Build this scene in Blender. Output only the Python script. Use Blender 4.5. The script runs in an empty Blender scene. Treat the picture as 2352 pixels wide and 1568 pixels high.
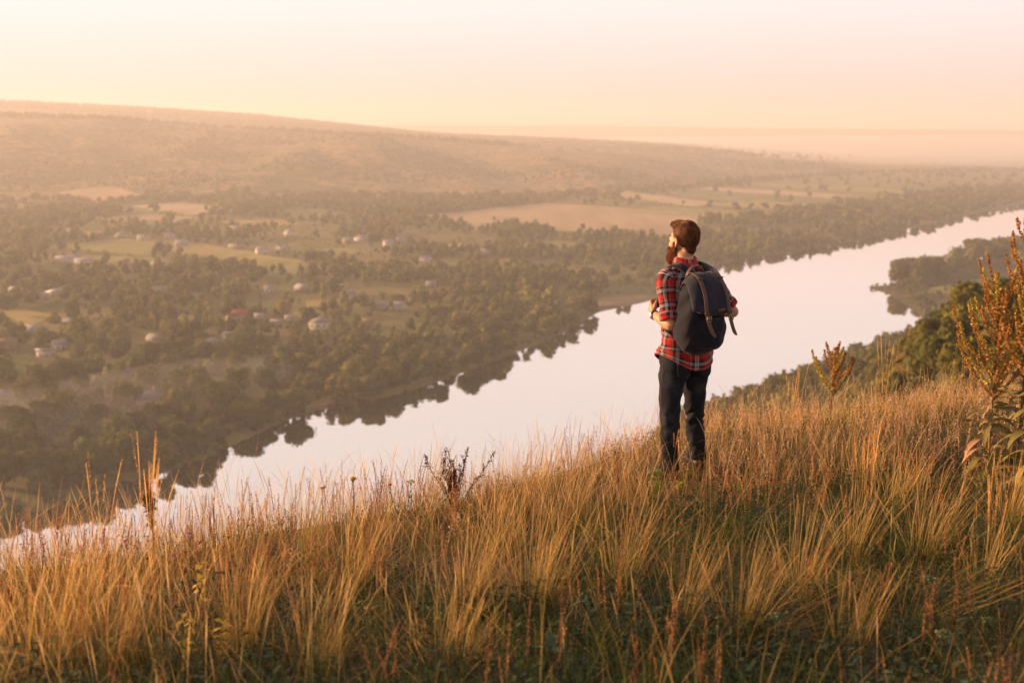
import bpy, math, random
import numpy as np
from mathutils import Vector, Matrix, noise as mnoise
R = np.radians
SC = bpy.context.scene
COL = SC.collection
rng = np.random.default_rng(7)
random.seed(7)

# ---------------------------------------------------------------- camera, sky, sun, exposure
CAM_Z = 120.0
F_MM = 40.0
PITCH = math.atan((784 - 300) / (F_MM / 36 * 2352))
cam_data = bpy.data.cameras.new("camera")
cam = bpy.data.objects.new("camera", cam_data)
COL.objects.link(cam)
cam.location = (0, 0, CAM_Z)
cam.rotation_euler = (math.pi / 2 - PITCH, 0, 0)
cam_data.lens = F_MM
cam_data.sensor_width = 36
cam_data.clip_start = 0.1
cam_data.clip_end = 60000
cam_data.dof.use_dof = True
cam_data.dof.focus_distance = 7.7
cam_data.dof.aperture_fstop = 2.2
SC.camera = cam

SUN_AZ = R(-72)      # measured from the view direction, negative = to the left
SUN_EL = R(11.0)
world = bpy.data.worlds.new("World")
SC.world = world
world.use_nodes = True
wn = world.node_tree.nodes
wl = world.node_tree.links
wn.clear()
w_out = wn.new('ShaderNodeOutputWorld')
w_bg = wn.new('ShaderNodeBackground')
w_sky = wn.new('ShaderNodeTexSky')
w_sky.sky_type = 'NISHITA'
w_sky.sun_disc = False
w_sky.sun_elevation = SUN_EL
w_sky.sun_rotation = SUN_AZ
w_sky.altitude = 200
w_sky.air_density = 1.0
w_sky.dust_density = 1.0
w_sky.ozone_density = 1.0
w_co = wn.new('ShaderNodeTexCoord')
w_sep = wn.new('ShaderNodeSeparateXYZ')
wl.new(w_co.outputs['Generated'], w_sep.inputs[0])
w_rmp = wn.new('ShaderNodeValToRGB')
wl.new(w_sep.outputs[2], w_rmp.inputs[0])
_el = w_rmp.color_ramp
for _p in (0.03, 0.07, 0.12, 0.3, 0.6):
    _el.elements.new(_p)
for _e, (_p, _c) in zip(_el.elements, [(0.0, (0.35, 0.25, 0.29)), (0.03, (0.36, 0.275, 0.30)), (0.07, (0.39, 0.34, 0.345)),
                                       (0.12, (0.43, 0.41, 0.41)), (0.3, (0.37, 0.352, 0.325)), (0.6, (0.12, 0.118, 0.122)),
                                       (1.0, (0.055, 0.06, 0.075))]):
    _e.position = _p
    _e.color = (*_c, 1)
w_bg2 = wn.new('ShaderNodeBackground')
wl.new(w_rmp.outputs[0], w_bg2.inputs[0])
w_bg2.inputs[1].default_value = 1.0
w_add = wn.new('ShaderNodeAddShader')
w_tint = wn.new('ShaderNodeMix')
w_tint.data_type = 'RGBA'
w_tint.blend_type = 'MULTIPLY'
w_tint.inputs[0].default_value = 1.0
w_tint.inputs[7].default_value = (0.26, 0.09, 0.22, 1)
wl.new(w_sky.outputs[0], w_tint.inputs[6])
wl.new(w_tint.outputs[2], w_bg.inputs[0])
w_bg.inputs[1].default_value = 0.05
wl.new(w_bg.outputs[0], w_add.inputs[0])
wl.new(w_bg2.outputs[0], w_add.inputs[1])
wl.new(w_add.outputs[0], w_out.inputs[0])

sun_d = bpy.data.lights.new("sun", 'SUN')
sun_o = bpy.data.objects.new("sun", sun_d)
COL.objects.link(sun_o)
sun_d.energy = 5.0
sun_d.angle = R(0.6)
sun_d.color = (1.0, 0.61, 0.32)
_dir = Vector((math.sin(SUN_AZ) * math.cos(SUN_EL), math.cos(SUN_AZ) * math.cos(SUN_EL), math.sin(SUN_EL)))
sun_o.rotation_euler = _dir.to_track_quat('Z', 'Y').to_euler()
sun_o.location = (0, 0, 300)

SC.view_settings.view_transform = 'Standard'
SC.view_settings.look = 'None'
SC.view_settings.exposure = 1.24
SC.view_settings.gamma = 1
SC.view_settings.use_curve_mapping = False
SC.render.engine = 'CYCLES'
SC.cycles.use_denoising = True
SC.cycles.max_bounces = 8
SC.cycles.diffuse_bounces = 3
SC.cycles.glossy_bounces = 3
SC.cycles.transmission_bounces = 4
SC.cycles.volume_bounces = 1
SC.cycles.caustics_reflective = False
SC.cycles.caustics_refractive = False
SC.cycles.sample_clamp_indirect = 8

# ---------------------------------------------------------------- helpers
FD = F_MM / 36 * 2352      # focal length in pixels of a 2352 px wide view
_cp, _sp = math.cos(PITCH), math.sin(PITCH)


def ray(u, v):
    a, b = (u - 1176) / FD, (784 - v) / FD
    return np.array([a, _cp + b * _sp, -_sp + b * _cp])


def on_z(u, v, z=0.0):
    d = ray(u, v)
    t = (z - CAM_Z) / d[2]
    return np.array([d[0] * t, d[1] * t, z])


def at_y(u, v, y):
    d = ray(u, v)
    t = y / d[1]
    return np.array([d[0] * t, y, CAM_Z + d[2] * t])


def interp(x, xs, ys):
    return np.interp(x, xs, ys)


def sstep(x, a, b):
    t = np.clip((x - a) / (b - a), 0, 1)
    return t * t * (3 - 2 * t)


# value noise, vectorised
_perm = np.random.default_rng(3).random((256, 256))


def vnoise(x, y, s=1.0, seed=0):
    x = np.asarray(x, float) / s + 37.3 * seed + 1000
    y = np.asarray(y, float) / s + 11.7 * seed + 1000
    xi, yi = np.floor(x).astype(int), np.floor(y).astype(int)
    fx, fy = x - xi, y - yi
    fx = fx * fx * (3 - 2 * fx)
    fy = fy * fy * (3 - 2 * fy)
    g = lambda i, j: _perm[i % 256, j % 256]
    return (g(xi, yi) * (1 - fx) + g(xi + 1, yi) * fx) * (1 - fy) + (g(xi, yi + 1) * (1 - fx) + g(xi + 1, yi + 1) * fx) * fy


def fnoise(x, y, s=1.0, seed=0, o=3):
    r, a, t = 0, 1.0, 0
    for k in range(o):
        r = r + a * vnoise(x, y, s / 2 ** k, seed + k)
        t += a
        a *= 0.5
    return r / t


def make_mesh(name, V, Q=None, T=None, col=None, mats=None, smooth=False, mat_idx=None, uv=None):
    me = bpy.data.meshes.new(name)
    V = np.asarray(V, np.float32).reshape(-1, 3)
    nq = 0 if Q is None else len(Q)
    nt = 0 if T is None else len(T)
    me.vertices.add(len(V))
    me.vertices.foreach_set('co', V.ravel())
    loops = []
    if nq:
        loops.append(np.asarray(Q, np.int32).ravel())
    if nt:
        loops.append(np.asarray(T, np.int32).ravel())
    L = np.concatenate(loops)
    me.loops.add(len(L))
    me.loops.foreach_set('vertex_index', L)
    me.polygons.add(nq + nt)
    st = np.concatenate([np.arange(nq) * 4, nq * 4 + np.arange(nt) * 3]).astype(np.int32)
    me.polygons.foreach_set('loop_start', st)
    if smooth:
        me.polygons.foreach_set('use_smooth', np.ones(nq + nt, bool))
    if mats:
        for m in mats:
            me.materials.append(m)
    if mat_idx is not None:
        me.polygons.foreach_set('material_index', np.asarray(mat_idx, np.int32))
    me.update(calc_edges=True)
    if col is not None:
        c = np.asarray(col, np.float32)
        if c.shape[1] == 3:
            c = np.concatenate([c, np.ones((len(c), 1), np.float32)], 1)
        at = me.color_attributes.new('Col', 'FLOAT_COLOR', 'POINT')
        at.data.foreach_set('color', c.ravel())
    if uv is not None:
        l = me.uv_layers.new(name='UVMap')
        l.data.foreach_set('uv', np.asarray(uv, np.float32)[L].ravel())
    return me


def add_obj(name, me, parent=None, loc=None, rz=0, scale=None):
    o = bpy.data.objects.new(name, me)
    COL.objects.link(o)
    if parent is not None:
        o.parent = parent
    if loc is not None:
        o.location = loc
    if rz:
        o.rotation_euler = (0, 0, rz)
    if scale is not None:
        o.scale = scale if hasattr(scale, '__len__') else (scale,) * 3
    return o


def tag(o, label=None, cat=None, group=None, kind=None):
    if label:
        o['label'] = label
    if cat:
        o['category'] = cat
    if group:
        o['group'] = group
    if kind:
        o['kind'] = kind
    return o


def empty(name, loc, rz=0, scale=None):
    o = add_obj(name, None, None, loc, rz, scale)
    o.empty_display_size = 0.1
    return o


class NT:
    """small node-tree builder"""
    def __init__(self, name):
        self.m = bpy.data.materials.new(name)
        self.m.use_nodes = True
        self.t = self.m.node_tree
        self.t.nodes.clear()
        self.out = self.t.nodes.new('ShaderNodeOutputMaterial')

    def n(self, kind, **kw):
        nd = self.t.nodes.new(kind)
        for k, v in kw.items():
            if k.startswith('i_'):
                key = k[2:]
                key = int(key) if key.isdigit() else key.replace('_', ' ')
                s = nd.inputs[key]
                if hasattr(v, 'is_linked') or isinstance(v, bpy.types.NodeSocket):
                    self.t.links.new(v, s)
                else:
                    s.default_value = v
            else:
                setattr(nd, k, v)
        return nd

    def l(self, a, b):
        self.t.links.new(a, b)

    def mix(self, f, a, b, blend='MIX'):
        nd = self.t.nodes.new('ShaderNodeMix')
        nd.data_type = 'RGBA'
        nd.blend_type = blend
        for i, v in ((0, f), (6, a), (7, b)):
            if isinstance(v, bpy.types.NodeSocket):
                self.l(v, nd.inputs[i])
            else:
                nd.inputs[i].default_value = v if i == 0 else (*v, 1) if len(v) == 3 else v
        return nd.outputs[2]

    def ramp(self, f, stops, mode='LINEAR'):
        nd = self.t.nodes.new('ShaderNodeValToRGB')
        cr = nd.color_ramp
        cr.interpolation = mode
        while len(cr.elements) < len(stops):
            cr.elements.new(0.5)
        for e, (p, c) in zip(cr.elements, stops):
            e.position = p
            e.color = (*c, 1) if len(c) == 3 else c
        self.l(f, nd.inputs[0])
        return nd.outputs[0]

    def noise(self, scale, detail=3, rough=0.55, vec=None):
        nd = self.t.nodes.new('ShaderNodeTexNoise')
        nd.inputs['Scale'].default_value = scale
        nd.inputs['Detail'].default_value = detail
        nd.inputs['Roughness'].default_value = rough
        if vec is not None:
            self.l(vec, nd.inputs['Vector'])
        return nd.outputs['Fac']

    def pos(self):
        return self.t.nodes.new('ShaderNodeNewGeometry').outputs['Position']

    def obj(self):
        return self.t.nodes.new('ShaderNodeTexCoord').outputs['Object']

    def attr(self, name='Col'):
        nd = self.t.nodes.new('ShaderNodeAttribute')
        nd.attribute_name = name
        return nd.outputs['Color']

    def bump(self, h, strength=0.3, dist=0.01):
        nd = self.t.nodes.new('ShaderNodeBump')
        nd.inputs['Strength'].default_value = strength
        nd.inputs['Distance'].default_value = dist
        self.l(h, nd.inputs['Height'])
        return nd.outputs[0]

    def pbsdf(self, color, rough=0.8, spec=0.3, normal=None, metal=0, sheen=0):
        nd = self.t.nodes.new('ShaderNodeBsdfPrincipled')
        if isinstance(color, bpy.types.NodeSocket):
            self.l(color, nd.inputs['Base Color'])
        else:
            nd.inputs['Base Color'].default_value = (*color, 1)
        if isinstance(rough, bpy.types.NodeSocket):
            self.l(rough, nd.inputs['Roughness'])
        else:
            nd.inputs['Roughness'].default_value = rough
        nd.inputs['Specular IOR Level'].default_value = spec
        nd.inputs['Metallic'].default_value = metal
        if sheen:
            nd.inputs['Sheen Weight'].default_value = sheen
        if normal is not None:
            self.l(normal, nd.inputs['Normal'])
        self.l(nd.outputs[0], self.out.inputs[0])
        return nd

    def leaf(self, color, trans=0.35, rough=0.7, spec=0.25):
        """thin leaf: diffuse + translucent"""
        p = self.pbsdf(color, rough, spec)
        t = self.t.nodes.new('ShaderNodeBsdfTranslucent')
        self.l(color, t.inputs[0])
        mx = self.t.nodes.new('ShaderNodeMixShader')
        mx.inputs[0].default_value = trans
        self.l(p.outputs[0], mx.inputs[1])
        self.l(t.outputs[0], mx.inputs[2])
        self.l(mx.outputs[0], self.out.inputs[0])
        return mx


def simple_mat(name, color, rough=0.8, spec=0.3, nscale=8.0, namt=0.25, metal=0):
    t = NT(name)
    f = t.noise(nscale, 4, 0.6, t.obj())
    c = t.mix(f, tuple(max(0, x * (1 - namt)) for x in color), tuple(min(1, x * (1 + namt)) for x in color))
    t.pbsdf(c, rough, spec, metal=metal)
    return t.m


# ---------------------------------------------------------------- river outline (world metres, water at z = 0)
_far_px = [(285, 1112), (396, 1082), (496, 1046), (643, 974), (720, 946), (781, 928), (900, 912), (1000, 880), (1100, 845),
           (1200, 805), (1300, 764), (1380, 716), (1500, 689), (1660, 604), (1740, 592), (1880, 568), (1960, 556),
           (2060, 531), (2150, 513), (2250, 489), (2352, 468), (2480, 446)]
FAR_BANK = np.array([(-1500, -2300), (-420, -190), (-300, 50), (-215, 220)] + [tuple(on_z(*p)[:2]) for p in _far_px]
                    + [(1750, 2750), (2700, 3300)])
_pen_px = [(1520, 1000), (1600, 965), (1700, 922), (1800, 885), (1900, 850), (2000, 805), (2100, 755), (2120, 733), (2100, 712),
           (2062, 690), (2030, 672), (1985, 660), (2040, 655), (2070, 640), (2130, 624), (2220, 604), (2352, 566), (2480, 538)]
NEAR_BANK = np.array([(-1300, -2400), (-190, -300), (-100, -90), (-45, 100), (5, 260)]
                     + [tuple(on_z(*p)[:2]) for p in _pen_px] + [(1500, 1900), (2700, 2700)])
RIVER = np.concatenate([FAR_BANK, NEAR_BANK[::-1]])


def seg_dist(P, line):
    d = np.full(len(P), 1e18)
    for a, b in zip(line[:-1], line[1:]):
        ab = b - a
        t = np.clip(((P - a) @ ab) / (ab @ ab), 0, 1)
        q = P - (a + t[:, None] * ab)
        d = np.minimum(d, (q * q).sum(1))
    return np.sqrt(d)


def inside(P, poly):
    c = np.zeros(len(P), bool)
    x, y = P[:, 0], P[:, 1]
    n = len(poly)
    for i in range(n):
        x1, y1 = poly[i]
        x2, y2 = poly[(i + 1) % n]
        m = ((y1 > y) != (y2 > y))
        if y1 != y2:
            c ^= m & (x < (x2 - x1) * (y - y1) / (y2 - y1) + x1)
    return c


def land_info(P):
    P = np.asarray(P, float).reshape(-1, 2)
    df, dn = seg_dist(P, FAR_BANK), seg_dist(P, NEAR_BANK)
    ins = inside(P, RIVER)
    return df, dn, ins


# hill profile on the far side, by azimuth
_AZ = lambda u: (u - 1176) / FD / (_cp)      # tangent of azimuth near the horizon
AZS = np.array([_AZ(u) for u in (-600, 0, 300, 600, 900, 1200, 1400, 1600, 1750, 2000, 2352, 3200)])
RB = np.array([1950, 1930, 1930, 1880, 1850, 1900, 2050, 2350, 2700, 3200, 3600, 3800.])
RT = np.array([3200, 3250, 3200, 3150, 3100, 3100, 3150, 3300, 3500, 3900, 4300, 4500.])
HA = np.array([168, 160, 148, 124, 106, 80, 63, 46, 30, 12, 6, 4.])
H2 = np.array([290, 238, 214, 176, 120, 60, 40, 25, 15, 8, 4, 4.])
H3 = np.array([200, 180, 175, 168, 168, 162, 158, 150, 142, 132, 118, 100.])


def ground(x, y, near_detail=True):
    x = np.asarray(x, float).ravel()
    y = np.asarray(y, float).ravel()
    P = np.stack([x, y], 1)
    df, dn, ins = land_info(P)
    r = np.hypot(x, y)
    az = np.where(y > 1, x / np.maximum(y, 1), np.sign(x) * 3.0)
    az = np.clip(az, -1.5, 1.5)
    # far side
    zf = 1.2 * sstep(df, 0, 6) + np.minimum(df, 900) * 0.010 + 2.0 * (fnoise(x, y, 160, 1) - 0.5) * sstep(df, 20, 200)
    rb, rt, ha = interp(az, AZS, RB), interp(az, AZS, RT), interp(az, AZS, HA)
    h2, h3 = interp(az, AZS, H2), interp(az, AZS, H3)
    gul = (fnoise(x * 1.0 + y * 0.25, y * 0.35, 230, 5, 4) - 0.5)
    t = np.clip((r - rb) / (rt - rb), 0, 1)
    hill = np.maximum(ha - 10, 0) * (0.55 * t + 0.45 * sstep(t, 0, 1)) + gul * np.minimum(ha, 90) * 0.85 * np.sin(np.pi * np.clip(t, 0, 1))
    hill += (np.maximum(h2 - ha, 0)) * sstep(r, rt + 350, 5300) - 22 * np.exp(-((r - rt - 500) / 350.0) ** 2) * (ha > 60)
    hill += (fnoise(x, y, 700, 9) - 0.5) * 14 * sstep(r, rt - 200, rt + 900)
    far = np.where(r > 5300, np.maximum(zf + hill - (r - 5300) * 0.03, 6), zf + hill)
    ridge = (h3 + 16 * (fnoise(x, y, 1500, 21) - 0.5)) * sstep(r, 8200, 9900)
    far = np.maximum(far, ridge)
    far = np.where(y < -200, 30, far)
    # near side: steep wooded hill falling to the bank, lowering away from the viewer
    C = interp(r, [0, 12, 40, 100, 160, 250, 350, 500, 650, 760, 5000], [118.4, 117, 110, 101, 94, 78, 55, 33, 14, 3.2, 3.0])
    C = C * (1 - .18 * sstep(.43 - az, .015, .13) * sstep(r, 110, 210) * (y > 0))
    Qd = interp(r, [0, 60, 130, 200, 300, 500, 700], [134, 120, 88, 80, 92, 92, 80])
    tq = np.clip(dn / Qd, 0, 1)
    near = 0.8 * sstep(dn, 0, 3) + C * (0.75 * tq + 0.25 * sstep(tq, 0, 1))
    near += (fnoise(x, y, 60, 31) - 0.5) * 10 * sstep(r, 40, 120) * sstep(C, 4, 30) * sstep(dn, 5, 60)
    near += (fnoise(x, y, 90, 41) - 0.3) * 2.0 * sstep(dn, 5, 40)
    far_n = sstep(r, 2600, 3400)
    near = near * (1 - far_n) + np.where(y > 0, np.maximum(far, 3), near) * far_n
    nearside = dn < df
    z = np.where(nearside, near, far)
    # local hilltop under the viewer and the man
    lx, ly = x, y
    base = CAM_Z - 1.58 - 0.108 * ly + 0.02 * lx + 0.055 * np.maximum(lx - 1.2, 0)
    yc = interp(lx, [-6, -3, -1.8, -0.5, 1.3, 3.3, 5, 9], [3.8, 4.7, 5.4, 6.6, 8.6, 9.4, 9.8, 10])
    tt = np.maximum(ly - yc, 0)
    drop = np.where(tt < 3.2, 0.10 * tt * tt, 1.024 + 0.62 * (tt - 3.2))
    lt = np.maximum(-2.6 - lx, 0)
    drop = drop + np.where(lt < 3, 0.05 * lt * lt, 0.45 + 0.35 * (lt - 3))
    bumps = (fnoise(lx, ly, 1.6, 51) - 0.5) * 0.16 + (fnoise(lx, ly, 0.5, 61) - 0.5) * 0.05
    # a low rise under the man's feet
    loc = base - drop + bumps - 0.085 * np.exp(-((lx - 1.2) ** 2 + (ly - 8.0) ** 2) / 1.1)
    loc = np.where(y < 0, np.minimum(loc, CAM_Z - 1.5 + 0 * y), loc)
    w = 1 - sstep(r, 16, 34)
    z = np.where(nearside, z * (1 - w) + loc * w, z)
    z = np.where(ins, -0.8 - 1.8 * sstep(np.minimum(df, dn), 0, 12), z)
    return z


def gz(x, y):
    return float(ground([x], [y])[0])


# ---------------------------------------------------------------- ground meshes (one polar sheet cut into regions)
rad = np.concatenate([np.geomspace(0.8, 40, 100), np.geomspace(41, 300, 70), np.arange(307, 1900, 8.0),
                      np.geomspace(1910, 5600, 110), np.geomspace(5700, 10500, 45), [13000]])
azd = np.concatenate([np.arange(-32, 32.01, 0.3), np.arange(35, 325.1, 4.0)])
azr = np.radians(azd)
NR, NA = len(rad), len(azr)
RR, AA = np.meshgrid(rad, azr, indexing='ij')
GX, GY = RR * np.sin(AA), RR * np.cos(AA)
GZ = ground(GX.ravel(), GY.ravel()).reshape(NR, NA)
_fov = azd <= 32.01
_el = np.arctan2(GZ - CAM_Z, RR)
HORIZ = np.maximum.accumulate(_el[:, _fov], axis=0)


def seen(x, y, ztop):
    """does a point at height ztop stand clear of the ground in front of it"""
    x, y, ztop = map(np.atleast_1d, (x, y, ztop))
    r = np.hypot(x, y)
    a = np.degrees(np.arctan2(x, y))
    ai = np.clip(np.round((a + 32) / 0.3).astype(int), 0, _fov.sum() - 1)
    ri = np.clip(np.searchsorted(rad, r * 0.985) - 1, 0, NR - 1)
    return (np.arctan2(ztop - CAM_Z, r) > HORIZ[ri, ai] + 1e-5) & (np.abs(a) < 27)


def project(x, y, z):
    """display coordinates (2352 wide) of a world point"""
    dz = np.asarray(z) - CAM_Z
    dep = y * _cp - dz * _sp
    up = y * _sp + dz * _cp
    return 1176 + FD * x / dep, 784 - FD * up / dep


gm = NT("valley_ground_soil")
p = gm.pos()
f1 = gm.noise(0.012, 5, 0.6, p)
f2 = gm.noise(0.09, 4, 0.6, p)
c = gm.ramp(f1, [(0.34, (0.12, 0.115, 0.030)), (0.46, (0.21, 0.185, 0.050)), (0.56, (0.26, 0.19, 0.075)), (0.7, (0.15, 0.145, 0.038))])
c = gm.mix(f2, c, gm.mix(0.5, c, (0.06, 0.07, 0.025)))
gm.pbsdf(c, 0.95, 0.1)
M_VALLEY = gm.m

gm = NT("hill_pasture")
p = gm.pos()
f1 = gm.noise(0.006, 6, 0.65, p)
f2 = gm.noise(0.05, 4, 0.6, p)
f3 = gm.noise(0.0022, 5, 0.6, p)
c = gm.ramp(f1, [(0.38, (0.075, 0.078, 0.026)), (0.47, (0.19, 0.14, 0.06)), (0.55, (0.40, 0.24, 0.13)), (0.64, (0.13, 0.11, 0.04))])
c = gm.mix(gm.ramp(f3, [(0.44, (0, 0, 0)), (0.56, (0.75, 0.75, 0.75))]), c, (0.30, 0.185, 0.095))
c = gm.mix(gm.ramp(f2, [(0.42, (0, 0, 0)), (0.6, (1, 1, 1))]), c, (0.075, 0.075, 0.03))
gm.pbsdf(c, 0.95, 0.1)
M_HILL = gm.m

gm = NT("hillside_undergrowth")
p = gm.pos()
f1 = gm.noise(0.15, 5, 0.6, p)
c = gm.ramp(f1, [(0.35, (0.035, 0.045, 0.015)), (0.55, (0.09, 0.075, 0.03)), (0.7, (0.14, 0.10, 0.045))])
gm.pbsdf(c, 0.95, 0.1)
M_SLOPE = gm.m

gm = NT("hilltop_soil")
p = gm.pos()
f1 = gm.noise(3.0, 6, 0.65, p)
f2 = gm.noise(60, 3, 0.6, p)
c = gm.ramp(f1, [(0.3, (0.035, 0.030, 0.016)), (0.5, (0.075, 0.055, 0.028)), (0.7, (0.14, 0.095, 0.05))])
c = gm.mix(gm.ramp(f2, [(0.45, (0, 0, 0)), (0.62, (1, 1, 1))]), c, (0.20, 0.14, 0.075))
gm.pbsdf(c, 0.95, 0.1, gm.bump(f2, 0.6, 0.02))
M_TOP = gm.m

gm = NT("river_mud")
gm.pbsdf(gm.mix(gm.noise(0.3, 3, 0.5, gm.pos()), (0.03, 0.03, 0.02), (0.06, 0.05, 0.035)), 0.9, 0.2)
M_MUD = gm.m

vi = np.arange(NR * NA).reshape(NR, NA)
a0, a1 = vi[:-1, :], vi[1:, :]
quads = np.stack([a0, a1, np.roll(a1, -1, 1), np.roll(a0, -1, 1)], -1).reshape(-1, 4)
Vall = np.stack([GX.ravel(), GY.ravel(), GZ.ravel()], 1)
Vall = np.concatenate([Vall, [[0, 0, GZ[0].mean()]]])
cen = Vall[quads].mean(1)
cr = np.hypot(cen[:, 0], cen[:, 1])
df, dn, ins = land_info(cen[:, :2])
azc = np.clip(cen[:, 0] / np.maximum(cen[:, 1], 1), -1.5, 1.5)
reg = np.full(len(quads), 0)
reg[(dn < df)] = 1
reg[(reg == 0) & ((cr > interp(azc, AZS, RB)) | (cen[:, 1] < 0))] = 2
reg[(cr > 7500)] = 3
reg[(dn < df) & (cr < 36)] = 4
reg[ins & (cr < 7500)] = 5
for k, (nm, mat) in enumerate([("valley_floor", M_VALLEY), ("wooded_hillside", M_SLOPE), ("valley_hills", M_HILL),
                               ("distant_hills", M_HILL), ("grassy_hilltop", M_TOP), ("riverbed", M_MUD)]):
    q = quads[reg == k]
    u_, inv = np.unique(q, return_inverse=True)
    V = Vall[u_]
    q = inv.reshape(-1, 4)
    T = None
    if k == 4:
        cidx = len(V)
        V = np.concatenate([V, Vall[-1:]])
        ring = {int(g): i for i, g in enumerate(u_)}
        T = np.array([[cidx, ring[int(vi[0, j])], ring[int(vi[0, (j + 1) % NA])]] for j in range(NA)])
    me = make_mesh(nm, V, q, T, mats=[mat], smooth=True)
    tag(add_obj(nm, me), kind='structure')

# water
wm = NT("river_water")
tc = wm.pos()
mp = wm.n('ShaderNodeMapping')
wm.l(tc, mp.inputs[0])
mp.inputs['Scale'].default_value = (1.0, 1.0, 1.0)
nz = wm.noise(0.25, 2, 0.5, mp.outputs[0])
bp = wm.bump(nz, 0.06, 0.03)
pb = wm.pbsdf((0.055, 0.05, 0.035), 0.02, 0.5, bp)
pb.inputs['IOR'].default_value = 1.333
gl = wm.n('ShaderNodeBsdfGlossy')
gl.inputs['Roughness'].default_value = 0.02
gl.inputs['Color'].default_value = (0.95, 0.95, 0.95, 1)
wm.l(bp, gl.inputs['Normal'])
mx = wm.n('ShaderNodeMixShader')
WATER_MIX = mx
mx.inputs[0].default_value = 0.78
wm.l(pb.outputs[0], mx.inputs[1])
wm.l(gl.outputs[0], mx.inputs[2])
wm.l(mx.outputs[0], wm.out.inputs[0])
me = make_mesh("river", [(-3000, -3500, 0), (5000, -3500, 0), (5000, 4500, 0), (-3000, 4500, 0)], [(0, 1, 2, 3)], mats=[wm.m])
tag(add_obj("river", me), kind='structure')

# haze: one closed box, and the low mist lying in the far valley
hz = NT("haze_air")
pv = hz.n('ShaderNodeVolumePrincipled')
pv.inputs['Color'].default_value = (0.96, 0.92, 0.90, 1)
pv.inputs['Density'].default_value = 0.00023
pv.inputs['Anisotropy'].default_value = 0.18
hz.l(pv.outputs[0], hz.out.inputs['Volume'])


def box_mesh(name, lo, hi, mats):
    x0, y0, z0 = lo
    x1, y1, z1 = hi
    V = [(x0, y0, z0), (x1, y0, z0), (x1, y1, z0), (x0, y1, z0), (x0, y0, z1), (x1, y0, z1), (x1, y1, z1), (x0, y1, z1)]
    Q = [(3, 2, 1, 0), (4, 5, 6, 7), (0, 1, 5, 4), (1, 2, 6, 5), (2, 3, 7, 6), (3, 0, 4, 7)]
    return make_mesh(name, V, Q, mats=mats)


mi = NT("valley_mist")
pv = mi.n('ShaderNodeVolumePrincipled')
pv.inputs['Color'].default_value = (1.0, 0.95, 0.93, 1)
pv.inputs['Density'].default_value = 0.0016
pv.inputs['Anisotropy'].default_value = 0.45
mi.l(pv.outputs[0], mi.out.inputs['Volume'])
_ph, _th = np.meshgrid(np.linspace(0, 2 * np.pi, 48, endpoint=False), np.linspace(.02, np.pi - .02, 16))
_mv = np.stack([2700 + 4300 * np.sin(_th) * np.cos(_ph), 5900 + 2700 * np.sin(_th) * np.sin(_ph) - .10 * 4300 * np.sin(_th) * np.cos(_ph), 8 + 88 * np.cos(_th) * (1 + 0 * _ph)], -1)
_mv[..., 2] = np.maximum(_mv[..., 2], 2.0 + .5 * np.cos(_th))
_i = np.arange(16 * 48).reshape(16, 48)
_mq = np.stack([_i[:-1], _i[1:], np.roll(_i, -1, 1)[1:], np.roll(_i, -1, 1)[:-1]], -1).reshape(-1, 4)
_V = np.concatenate([_mv.reshape(-1, 3), [_mv[0].mean(0), _mv[-1].mean(0)]])
_T = np.concatenate([np.stack([np.full(48, 768), _i[0], np.roll(_i[0], -1)], 1), np.stack([np.full(48, 769), np.roll(_i[-1], -1), _i[-1]], 1)])
tag(add_obj("mist", make_mesh("mist", _V, _mq, _T, mats=[mi.m])), kind='stuff')



def low_mist(name, c, r3, rz_, dens):
    m = NT(name)
    v = m.n('ShaderNodeVolumePrincipled')
    v.inputs['Color'].default_value = (1.0, 0.94, 0.90, 1)
    v.inputs['Density'].default_value = dens
    m.l(v.outputs[0], m.out.inputs['Volume'])
    V = _mv.reshape(-1, 3) * 0
    ph, th = np.meshgrid(np.linspace(0, 2 * np.pi, 48, endpoint=False), np.linspace(.02, np.pi - .02, 16))
    P = np.stack([r3[0] * np.sin(th) * np.cos(ph), r3[1] * np.sin(th) * np.sin(ph), r3[2] * np.cos(th)], -1)
    me = make_mesh(name, np.concatenate([P.reshape(-1, 3), [P[0].mean(0), P[-1].mean(0)]]), _mq, _T, mats=[m.m])
    o = add_obj(name, me, None, c, rz_)
    tag(o, kind='stuff')


_c = on_z(215, 965, 0)
low_mist("bank_mist", (_c[0], _c[1], 6.0), (120, 46, 9), R(58), 0.0042)

HZ_TOP = float(max(GZ.max() + 15, CAM_Z + 5))
tag(add_obj("haze", box_mesh("haze", (-13500, -13500, -4.2), (13500, 13500, HZ_TOP), [hz.m])), kind='stuff')

# ---------------------------------------------------------------- fields, tracks: thin sheets draped 0.25 m over the valley floor
def drape(name, px, mat, lift=0.3, n=14):
    """a four-cornered field sheet given by corners on the valley floor"""
    c = [on_z(u, v, 6)[:2] for u, v in px]
    s, t = np.meshgrid(np.linspace(0, 1, n), np.linspace(0, 1, n), indexing='ij')
    s, t = s.ravel()[:, None], t.ravel()[:, None]
    P = c[0] * (1 - s) * (1 - t) + c[1] * s * (1 - t) + c[2] * s * t + c[3] * (1 - s) * t
    k = 0.02 * np.hypot(*(c[0] - c[2]))
    P = P + np.stack([vnoise(P[:, 0], P[:, 1], 40, 71) - .5, vnoise(P[:, 0], P[:, 1], 40, 72) - .5], 1) * k * 2
    z = ground(P[:, 0], P[:, 1]) + lift
    i = np.arange(n * n).reshape(n, n)
    Q = np.stack([i[:-1, :-1], i[1:, :-1], i[1:, 1:], i[:-1, 1:]], -1).reshape(-1, 4)
    me = make_mesh(name, np.column_stack([P, z]), Q, mats=[mat], smooth=True)
    return tag(add_obj(name, me), kind='structure'), np.array(c)


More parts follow.
